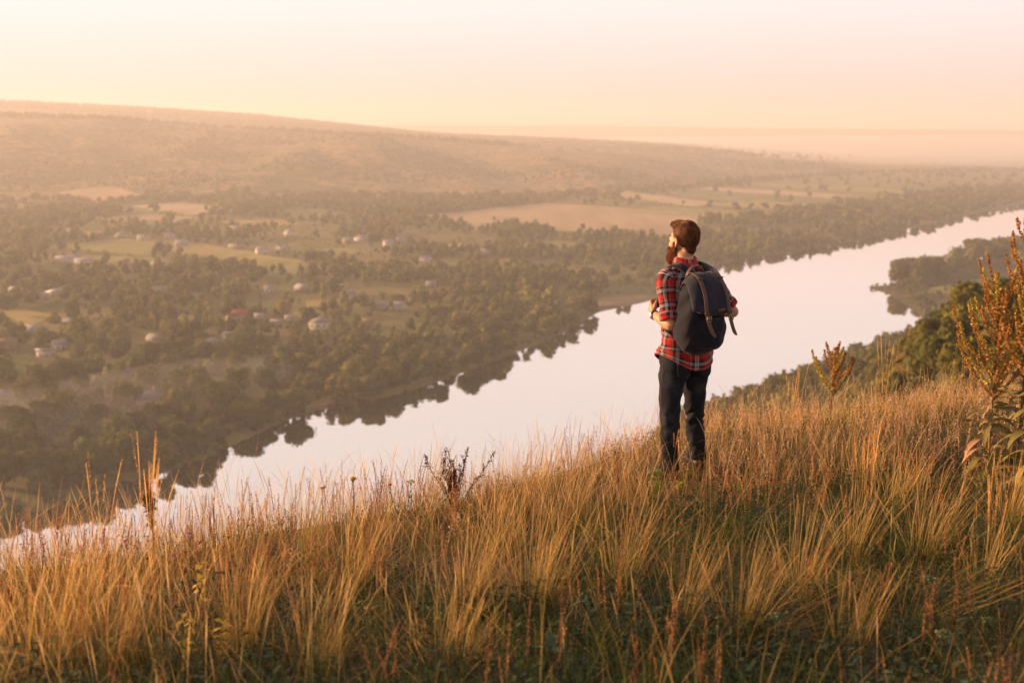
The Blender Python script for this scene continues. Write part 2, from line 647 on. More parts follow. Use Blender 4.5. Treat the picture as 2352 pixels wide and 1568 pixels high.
def field_mat(name, ca, cb, sc=0.08):
    t = NT(name)
    p = t.pos()
    mp_ = t.n('ShaderNodeMapping')
    t.l(p, mp_.inputs[0])
    mp_.inputs['Rotation'].default_value = (0, 0, 0.5)
    mp_.inputs['Scale'].default_value = (1, 0.15, 1)
    f = t.noise(sc, 4, 0.6, mp_.outputs[0])
    t.pbsdf(t.ramp(f, [(0.35, ca), (0.65, cb)]), 0.95, 0.1)
    return t.m


MF_TAN = field_mat("stubble_field", (0.38, 0.25, 0.13), (0.50, 0.34, 0.19), 0.03)
MF_PALE = field_mat("bare_field", (0.42, 0.30, 0.18), (0.52, 0.37, 0.23), 0.03)
MF_YEL = field_mat("ripe_field", (0.32, 0.24, 0.07), (0.40, 0.29, 0.10))
MF_GRN = field_mat("green_field", (0.14, 0.16, 0.035), (0.22, 0.21, 0.06))
MF_OLV = field_mat("meadow", (0.22, 0.20, 0.055), (0.30, 0.25, 0.08))
MF_TRK = field_mat("dry_track", (0.26, 0.17, 0.09), (0.34, 0.23, 0.12))
FIELDS = []
for px, m in [
    ([(930, 500), (1260, 468), (1620, 490), (1560, 548)], MF_TAN),
    ([(1030, 500), (1100, 494), (1160, 520), (1090, 528)], MF_PALE),
    ([(1395, 452), (1440, 443), (1660, 466), (1590, 474)], MF_PALE),
    ([(1560, 446), (1600, 441), (1790, 462), (1720, 468)], MF_GRN),
    ([(1640, 470), (1700, 459), (1950, 468), (1850, 482)], MF_YEL),
    ([(1600, 436), (1640, 431), (1960, 446), (1900, 453)], MF_PALE),
    ([(1700, 425), (1760, 421), (2120, 436), (2080, 442)], MF_OLV),
    ([(1860, 452), (1930, 446), (2090, 460), (2020, 468)], MF_GRN),
    ([(1440, 486), (1500, 474), (1800, 486), (1680, 500)], MF_OLV),
    ([(90, 572), (300, 552), (440, 560), (330, 588)], MF_OLV),
    ([(320, 566), (470, 562), (700, 596), (560, 608)], MF_YEL),
    ([(440, 586), (640, 590), (760, 612), (560, 622)], MF_OLV),
    ([(90, 540), (180, 534), (300, 540), (220, 551)], MF_YEL),
    ([(390, 534), (460, 527), (580, 534), (500, 546)], MF_OLV),
    ([(0, 712), (60, 704), (130, 722), (60, 744)], MF_YEL),
    ([(-10, 815), (60, 800), (120, 840), (40, 870)], MF_GRN),
    ([(672, 706), (740, 700), (745, 722), (668, 728)], MF_OLV),
    ([(700, 682), (738, 680), (742, 694), (702, 696)], MF_YEL),
    ([(500, 825), (560, 806), (650, 808), (620, 850)], MF_GRN),
    ([(390, 866), (440, 846), (560, 848), (530, 880)], MF_OLV),
    ([(1240, 648), (1290, 640), (1330, 655), (1270, 668)], MF_GRN),
    ([(1130, 590), (1170, 586), (1210, 596), (1160, 604)], MF_YEL),
    ([(840, 748), (890, 740), (930, 756), (880, 772)], MF_GRN),
    ([(1020, 560), (1060, 556), (1130, 572), (1080, 578)], MF_PALE),
    ([(1180, 556), (1290, 548), (1400, 560), (1290, 574)], MF_OLV),
    ([(130, 458), (260, 452), (340, 466), (200, 474)], MF_TAN),
    ([(300, 480), (420, 470), (560, 492), (430, 500)], MF_PALE),
    ([(620, 488), (740, 484), (800, 500), (680, 506)], MF_GRN),
    ([(40, 476), (120, 470), (190, 478), (110, 488)], MF_PALE),
    ([(1000, 590), (1060, 586), (1080, 598), (1010, 604)], MF_OLV),
    ([(470, 640), (520, 634), (560, 648), (500, 656)], MF_OLV),
    ([(250, 640), (300, 632), (350, 646), (290, 656)], MF_GRN),
    ([(170, 735), (230, 726), (260, 742), (200, 752)], MF_GRN),
    ([(60, 586), (330, 592), (520, 604), (200, 604)], MF_OLV),
    ([(560, 622), (700, 612), (800, 622), (660, 634)], MF_OLV),
    ([(100, 520), (300, 512), (420, 518), (240, 526)], MF_GRN),
    ([(180, 508), (340, 498), (470, 506), (300, 514)], MF_TAN),
    ([(500, 512), (640, 508), (700, 518), (560, 524)], MF_YEL),
    ([(720, 570), (800, 566), (850, 576), (760, 582)], MF_OLV),
    ([(20, 620), (120, 612), (180, 624), (70, 636)], MF_GRN),
    ([(560, 690), (620, 684), (650, 698), (590, 706)], MF_GRN),
    ([(390, 720), (450, 714), (480, 728), (410, 738)], MF_OLV),
    ([(960, 690), (1020, 684), (1060, 698), (990, 708)], MF_OLV),
    ([(210, 820), (290, 806), (330, 826), (250, 846)], MF_GRN),
    ([(700, 820), (760, 806), (810, 818), (740, 842)], MF_OLV),
    ([(2110, 660), (2240, 634), (2370, 640), (2260, 668)], MF_OLV),
    ([(2160, 690), (2240, 674), (2360, 668), (2280, 700)], MF_TAN),
    ([(1340, 690), (1390, 668), (1520, 664), (1520, 682)], MF_TRK),
    ([(445, 985), (440, 972), (830, 868), (834, 880)], MF_TRK),
]:
    o, c = drape("field" if m is not MF_TRK else "dirt_track", px, m)
    FIELDS.append(c)


def in_fields(P):
    r = np.zeros(len(P), bool)
    for c in FIELDS:
        r |= inside(P, c)
    return r


# ---------------------------------------------------------------- houses
def wall_mat(name, c):
    return simple_mat(name, c, 0.85, 0.2, 0.8, 0.12)


M_WALL = {'white': wall_mat("whitewash_wall", (0.58, 0.51, 0.44)), 'cream': wall_mat("cream_wall", (0.36, 0.29, 0.22)),
          'blue': wall_mat("pale_blue_wall", (0.34, 0.42, 0.47)), 'brick': wall_mat("brick_wall", (0.42, 0.24, 0.15))}
M_ROOF = {'grey': simple_mat("grey_slate_roof", (0.24, 0.22, 0.21), 0.7, 0.3, 1.2, 0.2),
          'pale': simple_mat("pale_sheet_roof", (0.30, 0.27, 0.25), 0.5, 0.4, 1.2, 0.15),
          'red': simple_mat("red_tile_roof", (0.36, 0.08, 0.05), 0.7, 0.3, 1.2, 0.2),
          'brown': simple_mat("brown_tile_roof", (0.25, 0.14, 0.09), 0.8, 0.3, 1.2, 0.2)}
M_PANE = simple_mat("dark_window_glass", (0.05, 0.055, 0.06), 0.15, 0.6, 1, 0.1)
M_DOOR = simple_mat("painted_door", (0.12, 0.09, 0.07), 0.6, 0.3, 1, 0.1)


def boxq(lo, hi):
    x0, y0, z0 = lo
    x1, y1, z1 = hi
    V = [(x0, y0, z0), (x1, y0, z0), (x1, y1, z0), (x0, y1, z0), (x0, y0, z1), (x1, y0, z1), (x1, y1, z1), (x0, y1, z1)]
    Q = [(3, 2, 1, 0), (4, 5, 6, 7), (0, 1, 5, 4), (1, 2, 6, 5), (2, 3, 7, 6), (3, 0, 4, 7)]
    return V, Q


def join_parts(parts):
    V, Q = [], []
    for v, q in parts:
        n = len(V)
        V += list(v)
        Q += [tuple(i + n for i in f) for f in q]
    return V, Q


_win = {}


def win_mesh(w, h):
    if (w, h) not in _win:
        fr = join_parts([boxq((-w / 2, -.06, 0), (w / 2, 0.02, .08)), boxq((-w / 2, -.06, h - .08), (w / 2, 0.02, h)),
                         boxq((-w / 2, -.055, .08), (-w / 2 + .08, 0.02, h - .08)), boxq((w / 2 - .08, -.055, .08), (w / 2, 0.02, h - .08)),
                         boxq((-.03, -.05, .08), (.03, 0.02, h - .08))])
        pn = boxq((-w / 2 + .08, -.02, .08), (w / 2 - .08, -.005, h - .08))
        _win[(w, h)] = (make_mesh("window_frame", *fr, mats=[M_WALL['white']]), make_mesh("pane", *pn, mats=[M_PANE]))
    return _win[(w, h)]


def house(u, v, w, d, h, rz, wall, roof, kind, label, storeys=1, pitch=0.42, zg=None):
    p = on_z(u, v, 8)
    for _ in range(4):
        p = on_z(u, v, gz(p[0], p[1]))
    x, y = p[0], p[1]
    root = empty("house", (x, y, gz(x, y) - 0.1), R(rz))
    tag(root, label, "house", "houses of the riverside village")
    # walls with gable ends
    rh = d * 0.5 * pitch * 1.35
    a, b = w / 2, d / 2
    V, Q = boxq((-a, -b, 0), (a, b, h))
    V, Q = list(V), list(Q)
    T = []
    if kind == 'gable':
        V += [(-a, 0, h + rh), (a, 0, h + rh)]
        T = [(4, 8, 7), (5, 6, 9)]
    add_obj("wall", make_mesh("wall", V, Q, T if T else None, mats=[M_WALL[wall]]), root)
    e = 0.5
    if kind == 'gable':
        t = 0.14
        k = rh / b
        prof = [(-b - e, h - e * k + .03), (0, h + rh + .03), (b + e, h - e * k + .03)]
        V = []
        for xx in (-a - e, a + e):
            V += [(xx, py, pz) for py, pz in prof] + [(xx, py, pz + t) for py, pz in prof]
        Q = [(0, 6, 7, 1), (1, 7, 8, 2), (3, 4, 10, 9), (4, 5, 11, 10), (0, 3, 9, 6), (2, 8, 11, 5), (0, 1, 4, 3), (1, 2, 5, 4), (6, 9, 10, 7), (7, 10, 11, 8)]
        rf = add_obj("roof", make_mesh("roof", V, Q, mats=[M_ROOF[roof]]), root)
    elif kind == 'hip':
        V = [(-a - e, -b - e, h), (a + e, -b - e, h), (a + e, b + e, h), (-a - e, b + e, h), (-(a - b) * .9 - .3, 0, h + rh), ((a - b) * .9 + .3, 0, h + rh)]
        V = [(q[0], q[1], q[2] + .02) for q in V]
        me = make_mesh("roof", V, [(3, 2, 1, 0), (0, 1, 5, 4), (2, 3, 4, 5)], [(1, 2, 5), (3, 0, 4)], mats=[M_ROOF[roof]])
        rf = add_obj("roof", me, root)
    else:
        V, Q = boxq((-a - e, -b - e, h + .02), (a + e, b + e, h + .3))
        V[4] = (V[4][0], V[4][1], h + 1.2)
        V[5] = (V[5][0], V[5][1], h + 1.2)
        rf = add_obj("roof", make_mesh("roof", V, Q, mats=[M_ROOF[roof]]), root)
    if kind != 'shed':
        cv, cq = boxq((a * .35, b * .15, h + rh * .5), (a * .35 + .6, b * .15 + .6, h + rh + .7))
        add_obj("chimney", make_mesh("chimney", cv, cq, mats=[M_WALL['brick']]), rf)
    fm, pm = win_mesh(1.3, 1.3)
    nwin = max(2, int(w // 3.2))
    for s in range(storeys):
        z0 = 1.0 + s * 2.8
        for i in range(nwin):
            if s == 0 and i == nwin // 2:
                continue
            xx = -a + (i + .5) * w / nwin
            f = add_obj("window", fm, root, (xx, -b, z0))
            add_obj("pane", pm, f)
        for sx in (-1, 1):
            f = add_obj("window", fm, root, (sx * a, 0.1, z0), rz=math.pi / 2 * sx)
            add_obj("pane", pm, f)
    xx = -a + (nwin // 2 + .5) * w / nwin
    dv, dq = boxq((xx - .5, -b - .05, 0.1), (xx + .5, -b + .05, 2.1))
    add_obj("door", make_mesh("door", dv, dq, mats=[M_DOOR]), root)
    return root


HOUSES = []
_H = [
    # u, v, w, d, h, rz, wall, roof, kind, storeys, label
    (545, 736, 12, 9, 4.2, 28, 'cream', 'red', 'gable', 1, "village house with a bright red pitched roof, the only red one"),
    (735, 762, 11.5, 9, 6.4, -3, 'white', 'grey', 'hip', 2, "tall two-storey white house with banded front, nearest large house to the river"),
    (597, 738, 6, 6, 3.6, 10, 'cream', 'pale', 'gable', 1, "small pale gabled cottage just right of the red-roofed house"),
    (665, 741, 5, 6, 3.4, 20, 'white', 'pale', 'gable', 1, "tiny white cottage between the red roof and the tall white house"),
    (640, 748, 9, 5, 2.6, -8, 'brick', 'grey', 'gable', 1, "low grey-roofed barn beside the tiny white cottage"),
    (492, 797, 15, 6, 3.2, -24, 'cream', 'pale', 'gable', 1, "long low pale building with a sheet roof lying at a slant"),
    (468, 784, 13, 5, 2.6, -24, 'brick', 'pale', 'shed', 1, "narrow shed with slanting light roof behind the long low building"),
    (528, 782, 8, 7, 3.2, -40, 'white', 'pale', 'gable', 1, "small house with pale roof turned cornerwise, below the red-roofed house"),
    (360, 788, 9, 7, 3.2, -15, 'cream', 'grey', 'gable', 1, "grey-roofed cottage half hidden in trees left of the long low building"),
    (78, 768, 11, 8, 3.6, -10, 'blue', 'pale', 'gable', 1, "pale blue house with a light roof near the left edge"),
    (165, 750, 9, 7, 3.2, 5, 'cream', 'grey', 'gable', 1, "grey-roofed cottage in trees right of the pale blue house"),
    (12, 800, 12, 8, 3.4, 15, 'cream', 'brown', 'gable', 1, "brown-roofed house cut by the left edge"),
    (135, 802, 6, 7, 3.4, 40, 'white', 'grey', 'gable', 1, "small white gable end seen above the white shed at left"),
    (106, 818, 8, 5, 3.4, -10, 'white', 'pale', 'shed', 1, "white shed with sloping light roof, lowest building at far left"),
    (344, 928, 12, 11, 3.6, 36, 'white', 'grey', 'hip', 1, "house with a big grey pyramid roof, lowest one by the river meadow"),
    (10, 922, 11, 8, 3.2, 10, 'cream', 'grey', 'gable', 1, "grey-roofed house at left edge level with the pyramid roof"),
    (130, 680, 12, 8, 3.4, -6, 'cream', 'pale', 'hip', 1, "wide hipped cottage with a pale roof in the left village"),
    (95, 688, 8, 6, 3.2, 30, 'cream', 'pale', 'gable', 1, "narrow pale cottage just left of the wide hipped cottage"),
    (37, 672, 7, 6, 3.0, 0, 'white', 'pale', 'gable', 1, "little white house alone among trees close to the left edge"),
    (365, 672, 9, 6, 3.0, -10, 'cream', 'pale', 'gable', 1, "pale cottage among trees in the middle of the left village"),
    (450, 688, 10, 6, 3.0, -5, 'cream', 'grey', 'gable', 1, "grey-roofed cottage right of the pale mid-village cottage"),
    (696, 668, 11, 7, 3.2, -38, 'cream', 'pale', 'gable', 1, "slanting pale-roofed house above the small yellow field"),
    (617, 672, 6, 6, 3.4, 20, 'white', 'pale', 'gable', 1, "small white house left of the slanting pale-roofed house"),
    (800, 684, 11, 9, 3.4, 20, 'cream', 'grey', 'hip', 1, "broad grey hipped house among trees right of the yellow field"),
    (875, 712, 8, 7, 3.6, 35, 'cream', 'grey', 'gable', 1, "left one of two grey cottages deep in the trees mid picture"),
    (917, 712, 8, 7, 3.6, -30, 'white', 'pale', 'gable', 1, "paler right one of two cottages deep in the trees mid picture"),
    (845, 748, 8, 5, 3.0, -10, 'brick', 'brown', 'gable', 1, "brown-roofed shed below the two cottages in the trees"),
    (990, 660, 7, 6, 3.0, 0, 'cream', 'grey', 'gable', 1, "grey cottage alone in dense trees toward the river bend"),
    (1115, 588, 14, 7, 3.2, 6, 'cream', 'pale', 'gable', 1, "long pale-roofed house at the right end of the village"),
    (977, 602, 9, 7, 3.4, -20, 'white', 'pale', 'gable', 1, "bright gabled house left of the long pale-roofed house"),
    (150, 604, 16, 9, 3.8, -5, 'white', 'pale', 'gable', 1, "large white farm house of the cluster below the left fields"),
    (195, 607, 15, 8, 3.4, 4, 'white', 'pale', 'gable', 1, "second long white house of the cluster below the left fields"),
    (172, 598, 10, 7, 3.4, 12, 'cream', 'grey', 'gable', 1, "grey-roofed house between the two long white ones"),
    (285, 608, 9, 7, 3.2, 0, 'cream', 'brown', 'gable', 1, "brown-roofed cottage right of the white cluster"),
    (367, 613, 12, 7, 3.2, 4, 'white', 'pale', 'gable', 1, "white cottage with a pale roof below the yellow fields"),
    (417, 565, 12, 8, 3.4, 10, 'blue', 'pale', 'gable', 1, "pale blue house at the left end of the long yellow field"),
    (390, 547, 9, 7, 3.2, 0, 'white', 'grey', 'gable', 1, "small white house with grey roof above the pale blue one"),
    (600, 584, 9, 9, 4.4, 25, 'white', 'pale', 'gable', 1, "tall white gable standing alone in the yellow fields"),
    (545, 572, 16, 7, 3.0, -6, 'cream', 'grey', 'gable', 1, "long grey barn left of the tall white gable"),
    (650, 578, 12, 7, 3.0, -6, 'cream', 'grey', 'gable', 1, "grey farm building right of the tall white gable"),
    (127, 532, 8, 7, 3.8, 5, 'white', 'grey', 'gable', 1, "white house in the far left row behind the fields, first from the left"),
    (165, 536, 12, 7, 3.2, 0, 'cream', 'grey', 'gable', 1, "grey-roofed cream house second in the far left row behind the fields"),
    (220, 546, 13, 7, 3.2, -6, 'cream', 'brown', 'gable', 1, "brown-roofed long house in the far left row behind the fields"),
    (280, 545, 13, 8, 3.4, 0, 'white', 'grey', 'hip', 1, "hipped white house in the far left row behind the fields"),
    (330, 552, 12, 8, 3.4, 8, 'white', 'pale', 'gable', 1, "last pale house in the far left row, beside the pale blue house"),
    (487, 535, 13, 8, 3.6, 3, 'white', 'pale', 'gable', 1, "bright white house above the middle of the fields"),
    (545, 530, 20, 8, 3.4, -3, 'white', 'pale', 'gable', 1, "very long white farm building behind the fields"),
    (665, 543, 9, 9, 4.6, -40, 'white', 'pale', 'gable', 1, "white house with steep roof turned cornerwise at the field's far end"),
    (800, 558, 10, 8, 3.6, 20, 'cream', 'grey', 'gable', 1, "cream house on the left of a pair beyond the central trees"),
    (830, 553, 15, 8, 3.8, -30, 'white', 'pale', 'gable', 1, "large white roof slanting right of the cream house beyond the central trees"),
    (892, 567, 9, 9, 4.6, 20, 'white', 'pale', 'gable', 1, "tall pale house left of the last grey roof beyond the central trees"),
    (920, 559, 9, 8, 4.2, -30, 'cream', 'grey', 'gable', 1, "grey steep-roofed house right of the tall pale one"),
    (25, 542, 18, 9, 3.4, 3, 'white', 'pale', 'gable', 1, "long pale farm roof at the far left edge behind the fields"),
    (410, 516, 12, 8, 3.6, 0, 'cream', 'pale', 'gable', 1, "lone cream house closest to the foot of the hill"),
    (1372, 540, 15, 9, 4.6, -6, 'white', 'pale', 'shed', 1, "white flat block standing by the big tan field"),
    (1392, 541, 8, 8, 3.4, -6, 'cream', 'grey', 'gable', 1, "low grey annex right of the white block by the tan field"),
]
for (u, v, w, d, h, rz, wl_, rf_, kd, st, lb) in _H:
    HOUSES.append(house(u, v, w, d, h, rz, wl_, rf_, kd, lb, st))
HPOS = np.array([h.location[:2] for h in HOUSES])

# ---------------------------------------------------------------- trees
def foliage_mat(name, a, b, trans=0.2):
    t = NT(name)
    oi = t.n('ShaderNodeObjectInfo')
    f = t.noise(0.9, 3, 0.6, t.pos())
    c = t.mix(f, a, b)
    c = t.mix(0.75, c, t.attr('Col'), 'MULTIPLY')
    hsv = t.n('ShaderNodeHueSaturation')
    t.l(c, hsv.inputs['Color'])
    m1 = t.n('ShaderNodeMapRange')
    t.l(oi.outputs['Random'], m1.inputs[0])
    m1.inputs[3].default_value = 0.75
    m1.inputs[4].default_value = 1.3
    t.l(m1.outputs[0], hsv.inputs['Value'])
    t.leaf(hsv.outputs[0], trans, 0.9, 0.1)
    return t.m


MT_DARK = foliage_mat("dark_foliage", (0.058, 0.062, 0.013), (0.105, 0.104, 0.022))
MT_OLIVE = foliage_mat("olive_foliage", (0.115, 0.108, 0.020), (0.18, 0.155, 0.034))
MT_WILLOW = foliage_mat("willow_foliage", (0.10, 0.10, 0.030), (0.16, 0.145, 0.045))
MT_RUST = foliage_mat("autumn_foliage", (0.13, 0.075, 0.025), (0.20, 0.115, 0.045))
MT_DRY = foliage_mat("dry_brush", (0.24, 0.16, 0.085), (0.34, 0.23, 0.13))
M_BARK = simple_mat("bark", (0.10, 0.075, 0.05), 0.95, 0.1, 3, 0.3)
ICO = None


def ico(sub=1):
    t = (1 + 5 ** .5) / 2
    V = [(-1, t, 0), (1, t, 0), (-1, -t, 0), (1, -t, 0), (0, -1, t), (0, 1, t), (0, -1, -t), (0, 1, -t), (t, 0, -1), (t, 0, 1), (-t, 0, -1), (-t, 0, 1)]
    F = [(0, 11, 5), (0, 5, 1), (0, 1, 7), (0, 7, 10), (0, 10, 11), (1, 5, 9), (5, 11, 4), (11, 10, 2), (10, 7, 6), (7, 1, 8), (3, 9, 4), (3, 4, 2), (3, 2, 6), (3, 6, 8), (3, 8, 9), (4, 9, 5), (2, 4, 11), (6, 2, 10), (8, 6, 7), (9, 8, 1)]
    V = [np.array(v) / np.linalg.norm(v) for v in V]
    for _ in range(sub):
        mid, F2 = {}, []
        def m(i, j):
            k = (min(i, j), max(i, j))
            if k not in mid:
                p = V[i] + V[j]
                V.append(p / np.linalg.norm(p))
                mid[k] = len(V) - 1
            return mid[k]
        for a, b, c in F:
            ab, bc, ca = m(a, b), m(b, c), m(c, a)
            F2 += [(a, ab, ca), (b, bc, ab), (c, ca, bc), (ab, bc, ca)]
        F = F2
    return np.array(V), np.array(F)


I0, I1, I2 = ico(0), ico(1), ico(2)


def crown(seed, nlobe, nq, qs, h0=0.22, wide=1.0, pointy=0.0, core=I1):
    """unit-height tree crown: leaf-clump faces through a cluster of uneven lobes, plus dense cores"""
    g = np.random.default_rng(seed)
    L = []
    for i in range(nlobe):
        a = g.random() * 6.283
        zz = h0 + (1 - h0) * (0.22 + 0.6 * g.random())
        k = 0.20 * wide * (1 - pointy * (zz - h0)) * (0.55 + 0.6 * g.random())
        rr = 0.5 * wide * (0.36 + 0.22 * g.random()) * (1 - pointy * (zz - h0) * 0.8)
        L.append((math.cos(a) * k, math.sin(a) * k, zz, rr, rr * (0.8 + .3 * g.random())))
    L.append((0, 0, 0.74, 0.26 * wide, 0.26))
    V, T, Cc, Q = [], [], [], []
    n = 0
    for (x, y, z, rr, rz_) in L:
        iv, it = core
        d = 0.8 * (0.85 + 0.3 * g.random(len(iv)))[:, None]
        P = iv * d * np.array([rr, rr, rz_]) + np.array([x, y, z])
        V.append(P)
        T.append(it + n)
        n += len(P)
        Cc.append(np.full((len(P), 3), 0.72))
    per = g.integers(0, len(L), nq)
    La = np.array(L)[per]
    dirs = g.normal(size=(nq, 3))
    dirs /= np.linalg.norm(dirs, axis=1)[:, None]
    dirs[:, 2] = np.where(dirs[:, 2] < -0.5, -dirs[:, 2], dirs[:, 2])
    rad_ = 0.82 + 0.26 * g.random((nq, 1))
    P = La[:, :3] + dirs * rad_ * np.stack([La[:, 3], La[:, 3], La[:, 4]], 1)
    nrm = dirs + g.normal(size=(nq, 3)) * 0.55
    nrm /= np.linalg.norm(nrm, axis=1)[:, None]
    up = g.normal(size=(nq, 3))
    a_ = np.cross(nrm, up)
    a_ /= np.linalg.norm(a_, axis=1)[:, None]
    b_ = np.cross(nrm, a_)
    s1 = qs * (0.6 + 0.8 * g.random((nq, 1)))
    s2 = qs * (0.6 + 0.8 * g.random((nq, 1)))
    cs = [P - a_ * s1, P - b_ * s2, P + a_ * s1, P + b_ * s2]
    QV = np.stack(cs, 1).reshape(-1, 3)
    V.append(QV)
    Q = np.arange(nq * 4).reshape(-1, 4) + n
    shade = (0.8 + 0.5 * g.random(nq)).repeat(4)[:, None] * np.ones(3)
    Cc.append(shade)
    return np.concatenate(V), Q, np.concatenate(T), np.concatenate(Cc)


def trunk_mesh(h=0.24, r=0.028, seed=0):
    g = np.random.default_rng(seed)
    V, Q = [], []
    pts = [(0, 0, -0.03, r * 1.3), (0.004, 0, 0.05, r), (0.01, 0.004, h * .6, r * .8), (0.014, 0.0, h + .2, r * .35)]
    def tube_(ps):
        n0 = len(V)
        for (x, y, z, rr) in ps:
            for k in range(6):
                V.append((x + rr * math.cos(k * 1.047), y + rr * math.sin(k * 1.047), z))
        for i in range(len(ps) - 1):
            for k in range(6):
                Q.append((n0 + i * 6 + k, n0 + i * 6 + (k + 1) % 6, n0 + (i + 1) * 6 + (k + 1) % 6, n0 + (i + 1) * 6 + k))
    tube_(pts)
    for i in range(3):
        a = g.random() * 6.28
        z0 = h * (.5 + .3 * g.random())
        tube_([(0.01, 0, z0, r * .6), (math.cos(a) * .08, math.sin(a) * .08, z0 + .12, r * .45), (math.cos(a) * .15, math.sin(a) * .15, z0 + .26, r * .2)])
    return V, Q


# detailed crowns (shared by the individual trees)
HI = []
for i, (nl, nq, qs, h0, wd, pt, mats_) in enumerate([
    (7, 620, 0.050, 0.10, 0.95, 0.1, (MT_DARK, MT_OLIVE, MT_WILLOW, MT_RUST)), (9, 680, 0.048, 0.05, 1.15, 0.0, (MT_DARK, MT_OLIVE, MT_WILLOW, MT_RUST)),
    (6, 560, 0.048, 0.12, 0.76, 0.3, (MT_DARK, MT_OLIVE, MT_WILLOW, MT_RUST)), (8, 620, 0.055, 0.03, 1.35, 0.1, (MT_DARK, MT_OLIVE, MT_WILLOW, MT_RUST))]):
    V, Q, T, Cc = crown(100 + i, nl, nq, qs, h0, wd, pt, I1)
    HI.append([make_mesh("crown", V, Q, T, col=Cc, mats=[m]) for m in mats_])
TRUNKS = [make_mesh("trunk", *trunk_mesh(seed=i), mats=[M_BARK]) for i in range(3)]
LO = [crown(200 + i, nl, nq, qs, h0, wd, pt, I0) for i, (nl, nq, qs, h0, wd, pt) in enumerate(
    [(4, 46, 0.105, 0.12, 1.0, 0.1), (4, 50, 0.105, 0.05, 1.25, 0), (3, 40, 0.10, 0.15, 0.8, 0.3)])]
BU = [crown(300 + i, 1, 14, 0.20, -0.3, 2.0, 0, I0) for i in range(3)]
# ---- where trees stand
PT = []      # x, y, height, species 0..3 (dark, olive, willow, rust), zone


def scatter(n, azr_, rr_, rule, zone):
    a = rng.uniform(azr_[0], azr_[1], n)
    r = np.sqrt(rng.uniform(rr_[0] ** 2, rr_[1] ** 2, n))
    x, y = r * np.sin(a), r * np.cos(a)
    df, dn, ins = land_info(np.stack([x, y], 1))
    h, keep, sp = rule(x, y, r, df, dn, ins)
    k = keep & ~ins
    for q in np.nonzero(k)[0]:
        PT.append((x[q], y[q], h[q], sp[q], zone))


def thin(P, k=0.32):
    """drop trees that stand inside another one"""
    P = sorted(P, key=lambda t: -t[2])
    cell, out = {}, []
    for t in P:
        s = t[2] * k
        cx, cy = int(t[0] // 8), int(t[1] // 8)
        ok = True
        for i in (-1, 0, 1):
            for j in (-1, 0, 1):
                for q in cell.get((cx + i, cy + j), ()):
                    if (q[0] - t[0]) ** 2 + (q[1] - t[1]) ** 2 < (s + q[2] * k) ** 2 * 0.5:
                        ok = False
        if ok:
            cell.setdefault((cx, cy), []).append(t)
            out.append(t)
    return out


def spc(n, w):
    return rng.choice(4, n, p=w)


def r_bank(x, y, r, df, dn, ins):
    n = len(x)
    gap = fnoise(x, y, 55, 81) > 0.18
    sandy = (np.abs(x - on_z(1440, 690)[0]) < 28) & (np.abs(y - on_z(1440, 690)[1]) < 60)
    keep = (df < dn) & (df > 1.0) & (df < 24) & gap & ~sandy
    return rng.uniform(7, 12, n) * (1 + .25 * (fnoise(x, y, 70, 83) - .5) * 2), keep, spc(n, [.3, .4, .3, 0])


def r_village(x, y, r, df, dn, ins):
    n = len(x)
    dens = fnoise(x, y, 75, 91, 3)
    big = fnoise(x, y, 260, 95, 2)
    P = np.stack([x, y], 1)
    hd = np.min(((P[:, None] - HPOS[None]) ** 2).sum(2), 1) ** .5
    # keep the sightline from the hill to each house clear
    rel = HPOS / np.linalg.norm(HPOS, axis=1)[:, None]
    clear = np.ones(n, bool)
    for (hx, hy), (ux, uy) in zip(HPOS, rel):
        al = (hx - x) * ux + (hy - y) * uy
        ac = np.abs((hx - x) * uy - (hy - y) * ux)
        clear &= ~((al > 0) & (al < 40) & (ac < 5))
    keep = (df < dn) & (df > 22) & (rng.random(n) < sstep(dens + 0.45 * (big - .5), 0.32, 0.57)) & (hd > 9) & clear & ~in_fields(P)
    az = x / y
    keep &= (r < interp(az, AZS, RB) * 1.0)
    plain = (az > .03) & (df > 230)
    keep &= ~(plain & (rng.random(n) < 0.93))
    keep &= ~((r > 980) & (r < 1500) & (az < -.02) & (rng.random(n) < .5 * sstep(fnoise(x * .4, y, 90, 93), .4, .55)))
    keep &= ~((df < 150) & (x < -40) & (r < 520) & (rng.random(n) < .35))
    sp = spc(n, [.52, .36, .115, .005])
    sp = np.where((df < 160) & (x < -60) & (fnoise(x, y, 60, 97) > .5), 2, sp)
    return rng.uniform(6.5, 13, n) * (.75 + .5 * fnoise(x, y, 90, 99)), keep, sp


def r_far(x, y, r, df, dn, ins):
    n = len(x)
    dens = fnoise(x, y, 180, 101, 4)
    az = x / y
    rb = interp(az, AZS, RB)
    belt = np.abs(r - rb) < 60 + 60 * (vnoise(x, y, 300, 103) - .5)
    band = (df > 2) & (df < 95 + 160 * vnoise(x, y, 400, 105))
    keep = (df < dn) & ~in_fields(np.stack([x, y], 1))
    big = fnoise(x * .6, y, 420, 109, 3)
    scr = (r > rb) & (dens > 0.47) & (rng.random(n) < sstep(big, .46, .58) * .97 + .03)
    keep &= (belt & (rng.random(n) < .9)) | (band & (rng.random(n) < .8)) | scr | ((r < rb) & (rng.random(n) < .07))
    h = np.where(scr, rng.uniform(2.5, 6, n), rng.uniform(7, 12, n))
    return h, keep, spc(n, [.4, .35, .1, .15])


def r_ridge(x, y, r, df, dn, ins):
    n = len(x)
    az = x / y
    d = fnoise(x * .22 + 50, y, 300, 107, 3)
    keep = (df < dn) & (d > .53) & (rng.random(n) < sstep(interp(az, AZS, HA), 12, 70))
    return rng.uniform(7, 15, n), keep, spc(n, [.6, .3, 0, .1])


